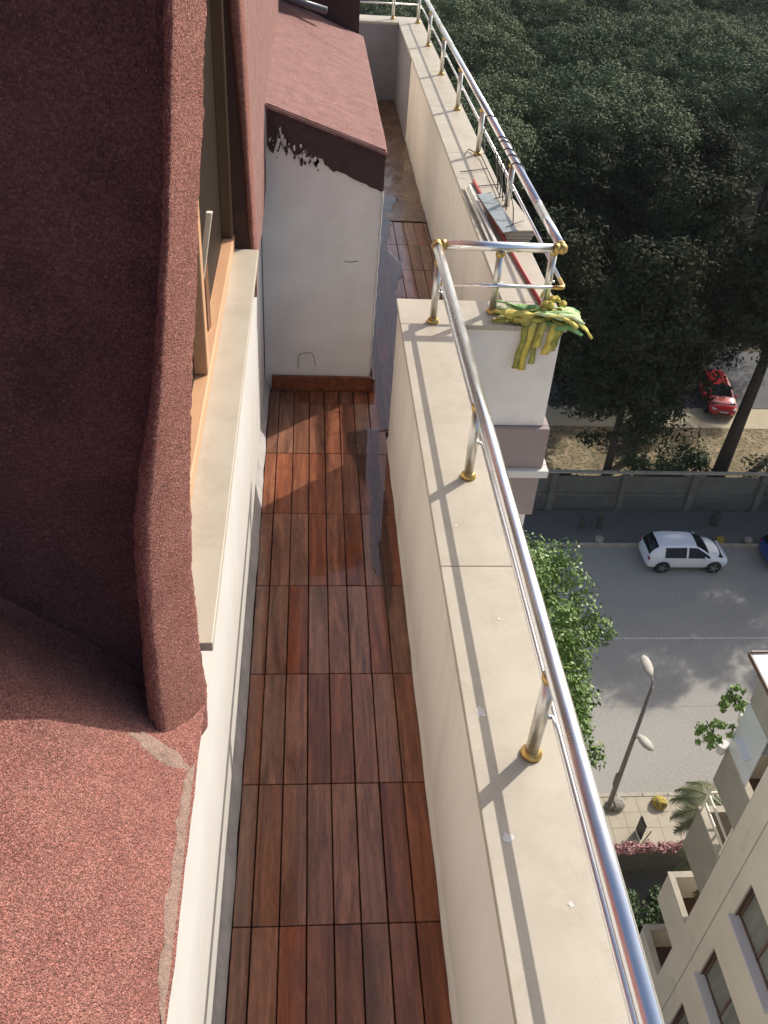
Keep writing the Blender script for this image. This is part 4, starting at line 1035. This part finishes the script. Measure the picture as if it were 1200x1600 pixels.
# bent black wires
k = 0
for pts_ in ([(1.40, 5.0, .955), (1.52, 4.85, .958), (1.60, 5.0, .965), (1.60, 5.95, .965), (1.52, 6.15, .96), (1.47, 6.0, .956)],
             [(1.37, 5.55, .957), (1.60, 5.66, .957)], [(1.39, 5.20, .957), (1.66, 5.30, .957)],
             [(1.335, 5.15, .957), (1.36, 4.5, .958), (1.375, 4.05, .96), (1.44, 4.1, .958)],
             [(1.50, 4.2, 1.04), (1.64, 4.32, 1.04)], [(1.50, 4.72, 1.045), (1.65, 4.80, 1.045)]):
    labs = ['square bent black wire on the coping beside the brass collar', 'straight black wire nearest the bent one across the coping', 'straight black wire across the coping just above the offcuts',
            'long black wire along the inner edge of the outer coping', 'short black wire on the near end of the stone offcuts', 'short black wire across the middle of the stone offcuts']
    thing1(MB().tube(smooth_path(pts_, .03) if len(pts_) > 2 else pts_, .0042, 6), 'black_wire', 'black', labs[k], 'wire', 'black wires on the outer coping'); k += 1
hookl = ['wire hook farthest along the handrail', 'second wire hook from the far end on the handrail', 'third wire hook from the far end on the handrail', 'fourth wire hook from the far end on the handrail', 'fifth wire hook from the far end on the handrail', 'wire hook nearest the brass corner on the handrail']
for k, y_ in enumerate((5.55, 5.0, 4.9, 4.72, 4.58, 4.40)):
    R_ = .031; pts_ = []
    for a in range(-40, 221, 20):
        q_ = math.radians(a); pts_.append((XB+R_*math.cos(q_), y_+.0008*a, ZR+R_*math.sin(q_)))
    out = [Vector(pts_[0])+Vector((.03+.02*(k % 3), .02*(k-2), -.05-.02*(k % 2))), Vector(pts_[0])+Vector((.012, 0, -.02))]
    inn = [Vector(pts_[-1])+Vector((-.004, .0, -.10)), Vector((XB-.038+.012*(k % 3), y_-.02*(k % 2), 1.10)), Vector((XB-.03+.01*(k % 2), y_-.05*(k % 3), 1.03))]
    if k == 0: inn = inn[:2]
    thing1(MB().tube(out+[Vector(p) for p in pts_]+inn, .0042, 6), 'wire_hook', 'black', 'black '+hookl[k], 'wire', 'black wire hooks over the handrail')
# cloth strips on the corner
cs = empty('cloth_strip_heap', (1.60, 3.0, ZC), 0, 'limp heap of yellow and green cloth strips draped over the parapet corner', 'cloth')
q = random.Random(31)
def ribbon(p0, d, ln, w_, m_, drop=None, wig=.02, nm='cloth_strip', tw=.6):
    """a soft strip starting at p0 and running along d; beyond the parapet edge it hangs down"""
    mb = MB(); n = 16; p = Vector(p0); d = Vector(d).normalized(); ph0 = q.uniform(0, 6)
    prev = None
    for i in range(n+1):
        t = i/n; side = Vector((-d.y, d.x, 0)) if abs(d.z) < .85 else Vector((1, .2, 0)); side.normalize()
        ww = w_*(1-.35*abs(2*t-1)**3)*(1+.25*math.sin(ph0+i*1.1))
        up = d.cross(side).normalized(); rl_ = tw*math.sin(ph0+t*4)
        sv = (side*math.cos(rl_)+up*math.sin(rl_))
        nrm = d.cross(sv).normalized()*.0022
        for a in (-1, -.35, .35, 1):
            b_ = p+sv*ww*a+up*(-.006*(abs(a) > .5))*1.0+up*.004*math.sin(a*4+ph0+i)
            mb.v.append(tuple(b_+nrm)); 
        for a in (1, .35, -.35, -1):
            b_ = p+sv*ww*a+up*(-.006*(abs(a) > .5))*1.0+up*.004*math.sin(a*4+ph0+i)
            mb.v.append(tuple(b_-nrm))
        out = p.x > 1.66 or p.y < 2.925
        if out and drop: d = (d+Vector((0, 0, -drop))).normalized()
        elif not out: d = Vector((d.x+wig*math.sin(ph0+i*.9), d.y+wig*math.cos(ph0*1.3+i*.8), d.z*.6+.10*math.sin(i*1.3+ph0)*.5)).normalized()
        p = p+d*ln/n
        if not out: p.z = max(p.z, ZC+.006)
        elif p.y < 2.93 and p.x < 1.66 and p.z < ZC: p.y = min(p.y, 2.912)
    for i in range(n):
        for k_ in range(8): mb.f.append((i*8+k_, i*8+(k_+1) % 8, (i+1)*8+(k_+1) % 8, (i+1)*8+k_))
    mb.f.append(tuple(range(8))); mb.f.append(tuple(n*8+k_ for k_ in range(8)))
    o = rel(mb, (1.60, 3.0, ZC)).build(nm, m_, cs, smooth=True); return o
for k in range(15):     # flat fan to the left and right on the coping
    ribbon((1.50+q.uniform(-.03, .07), 3.02+q.uniform(-.05, .06), ZC+.008+.0035*k), (-1, q.uniform(-.34, .30), .05), q.uniform(.16, .30), q.uniform(.014, .027), ['olive', 'yellow', 'green', 'olive', 'palegreen', 'green'][k % 6], drop=.1, wig=.22)
for k in range(15):
    ribbon((1.50+q.uniform(-.04, .05), 3.02+q.uniform(-.05, .06), ZC+.012+.0035*k), (1, q.uniform(-.30, .28), .10), q.uniform(.17, .34), q.uniform(.015, .029), ['green', 'yellow', 'palegreen', 'olive', 'yellow', 'palegreen'][k % 6], drop=.14, wig=.22)
for k in range(10):     # yellow crumple around the corner post
    a = q.uniform(0, 6.28); ribbon((1.60+.05*math.cos(a), 3.12+.05*math.sin(a), ZC+.04+.006*k), (math.cos(a+1.2), math.sin(a+1.2), .1), .14, .016, 'yellow', drop=.1, wig=.8, tw=1.1)
for (X, ln, w_, m_) in ((1.405, .245, .020, 'olive'), (1.440, .255, .022, 'yellow'), (1.485, .215, .017, 'olive'), (1.50, .11, .022, 'yellow'), (1.565, .155, .026, 'yellow'), (1.60, .13, .02, 'olive')):
    mb = MB(); n = 12
    path = [Vector((X+.02, 3.00, ZC+.02)), Vector((X+.01, 2.93, ZC+.014)), Vector((X, 2.912, ZC-.01))]+[Vector((X+.005*math.sin(i*.6+X*40)-.0022*i, 2.910-.004*math.sin(i+X*9), ZC-.01-ln*i/9)) for i in range(1, 10)]
    for i, p in enumerate(path):
        ww = w_*(1+.15*math.sin(i*1.3+X*30)); nrm = Vector((0, 0, .003)) if i < 2 else Vector((0, .003, 0)); cv = Vector((0, -.004, 0)) if i >= 2 else Vector((0, 0, .003))
        mb.v += [tuple(p+Vector((-ww, 0, 0))), tuple(p+cv), tuple(p+Vector((ww, 0, 0))), tuple(p+nrm*.8+Vector((0, .001, 0)))]
    for i in range(len(path)-1):
        for k_ in range(4): mb.f.append((i*4+k_, i*4+(k_+1) % 4, (i+1)*4+(k_+1) % 4, (i+1)*4+k_))
    mb.f.append((0, 1, 2, 3)); e = (len(path)-1)*4; mb.f.append((e, e+1, e+2, e+3))
    rel(mb, (1.60, 3.0, ZC)).build('cloth_strip', m_, cs, smooth=True)
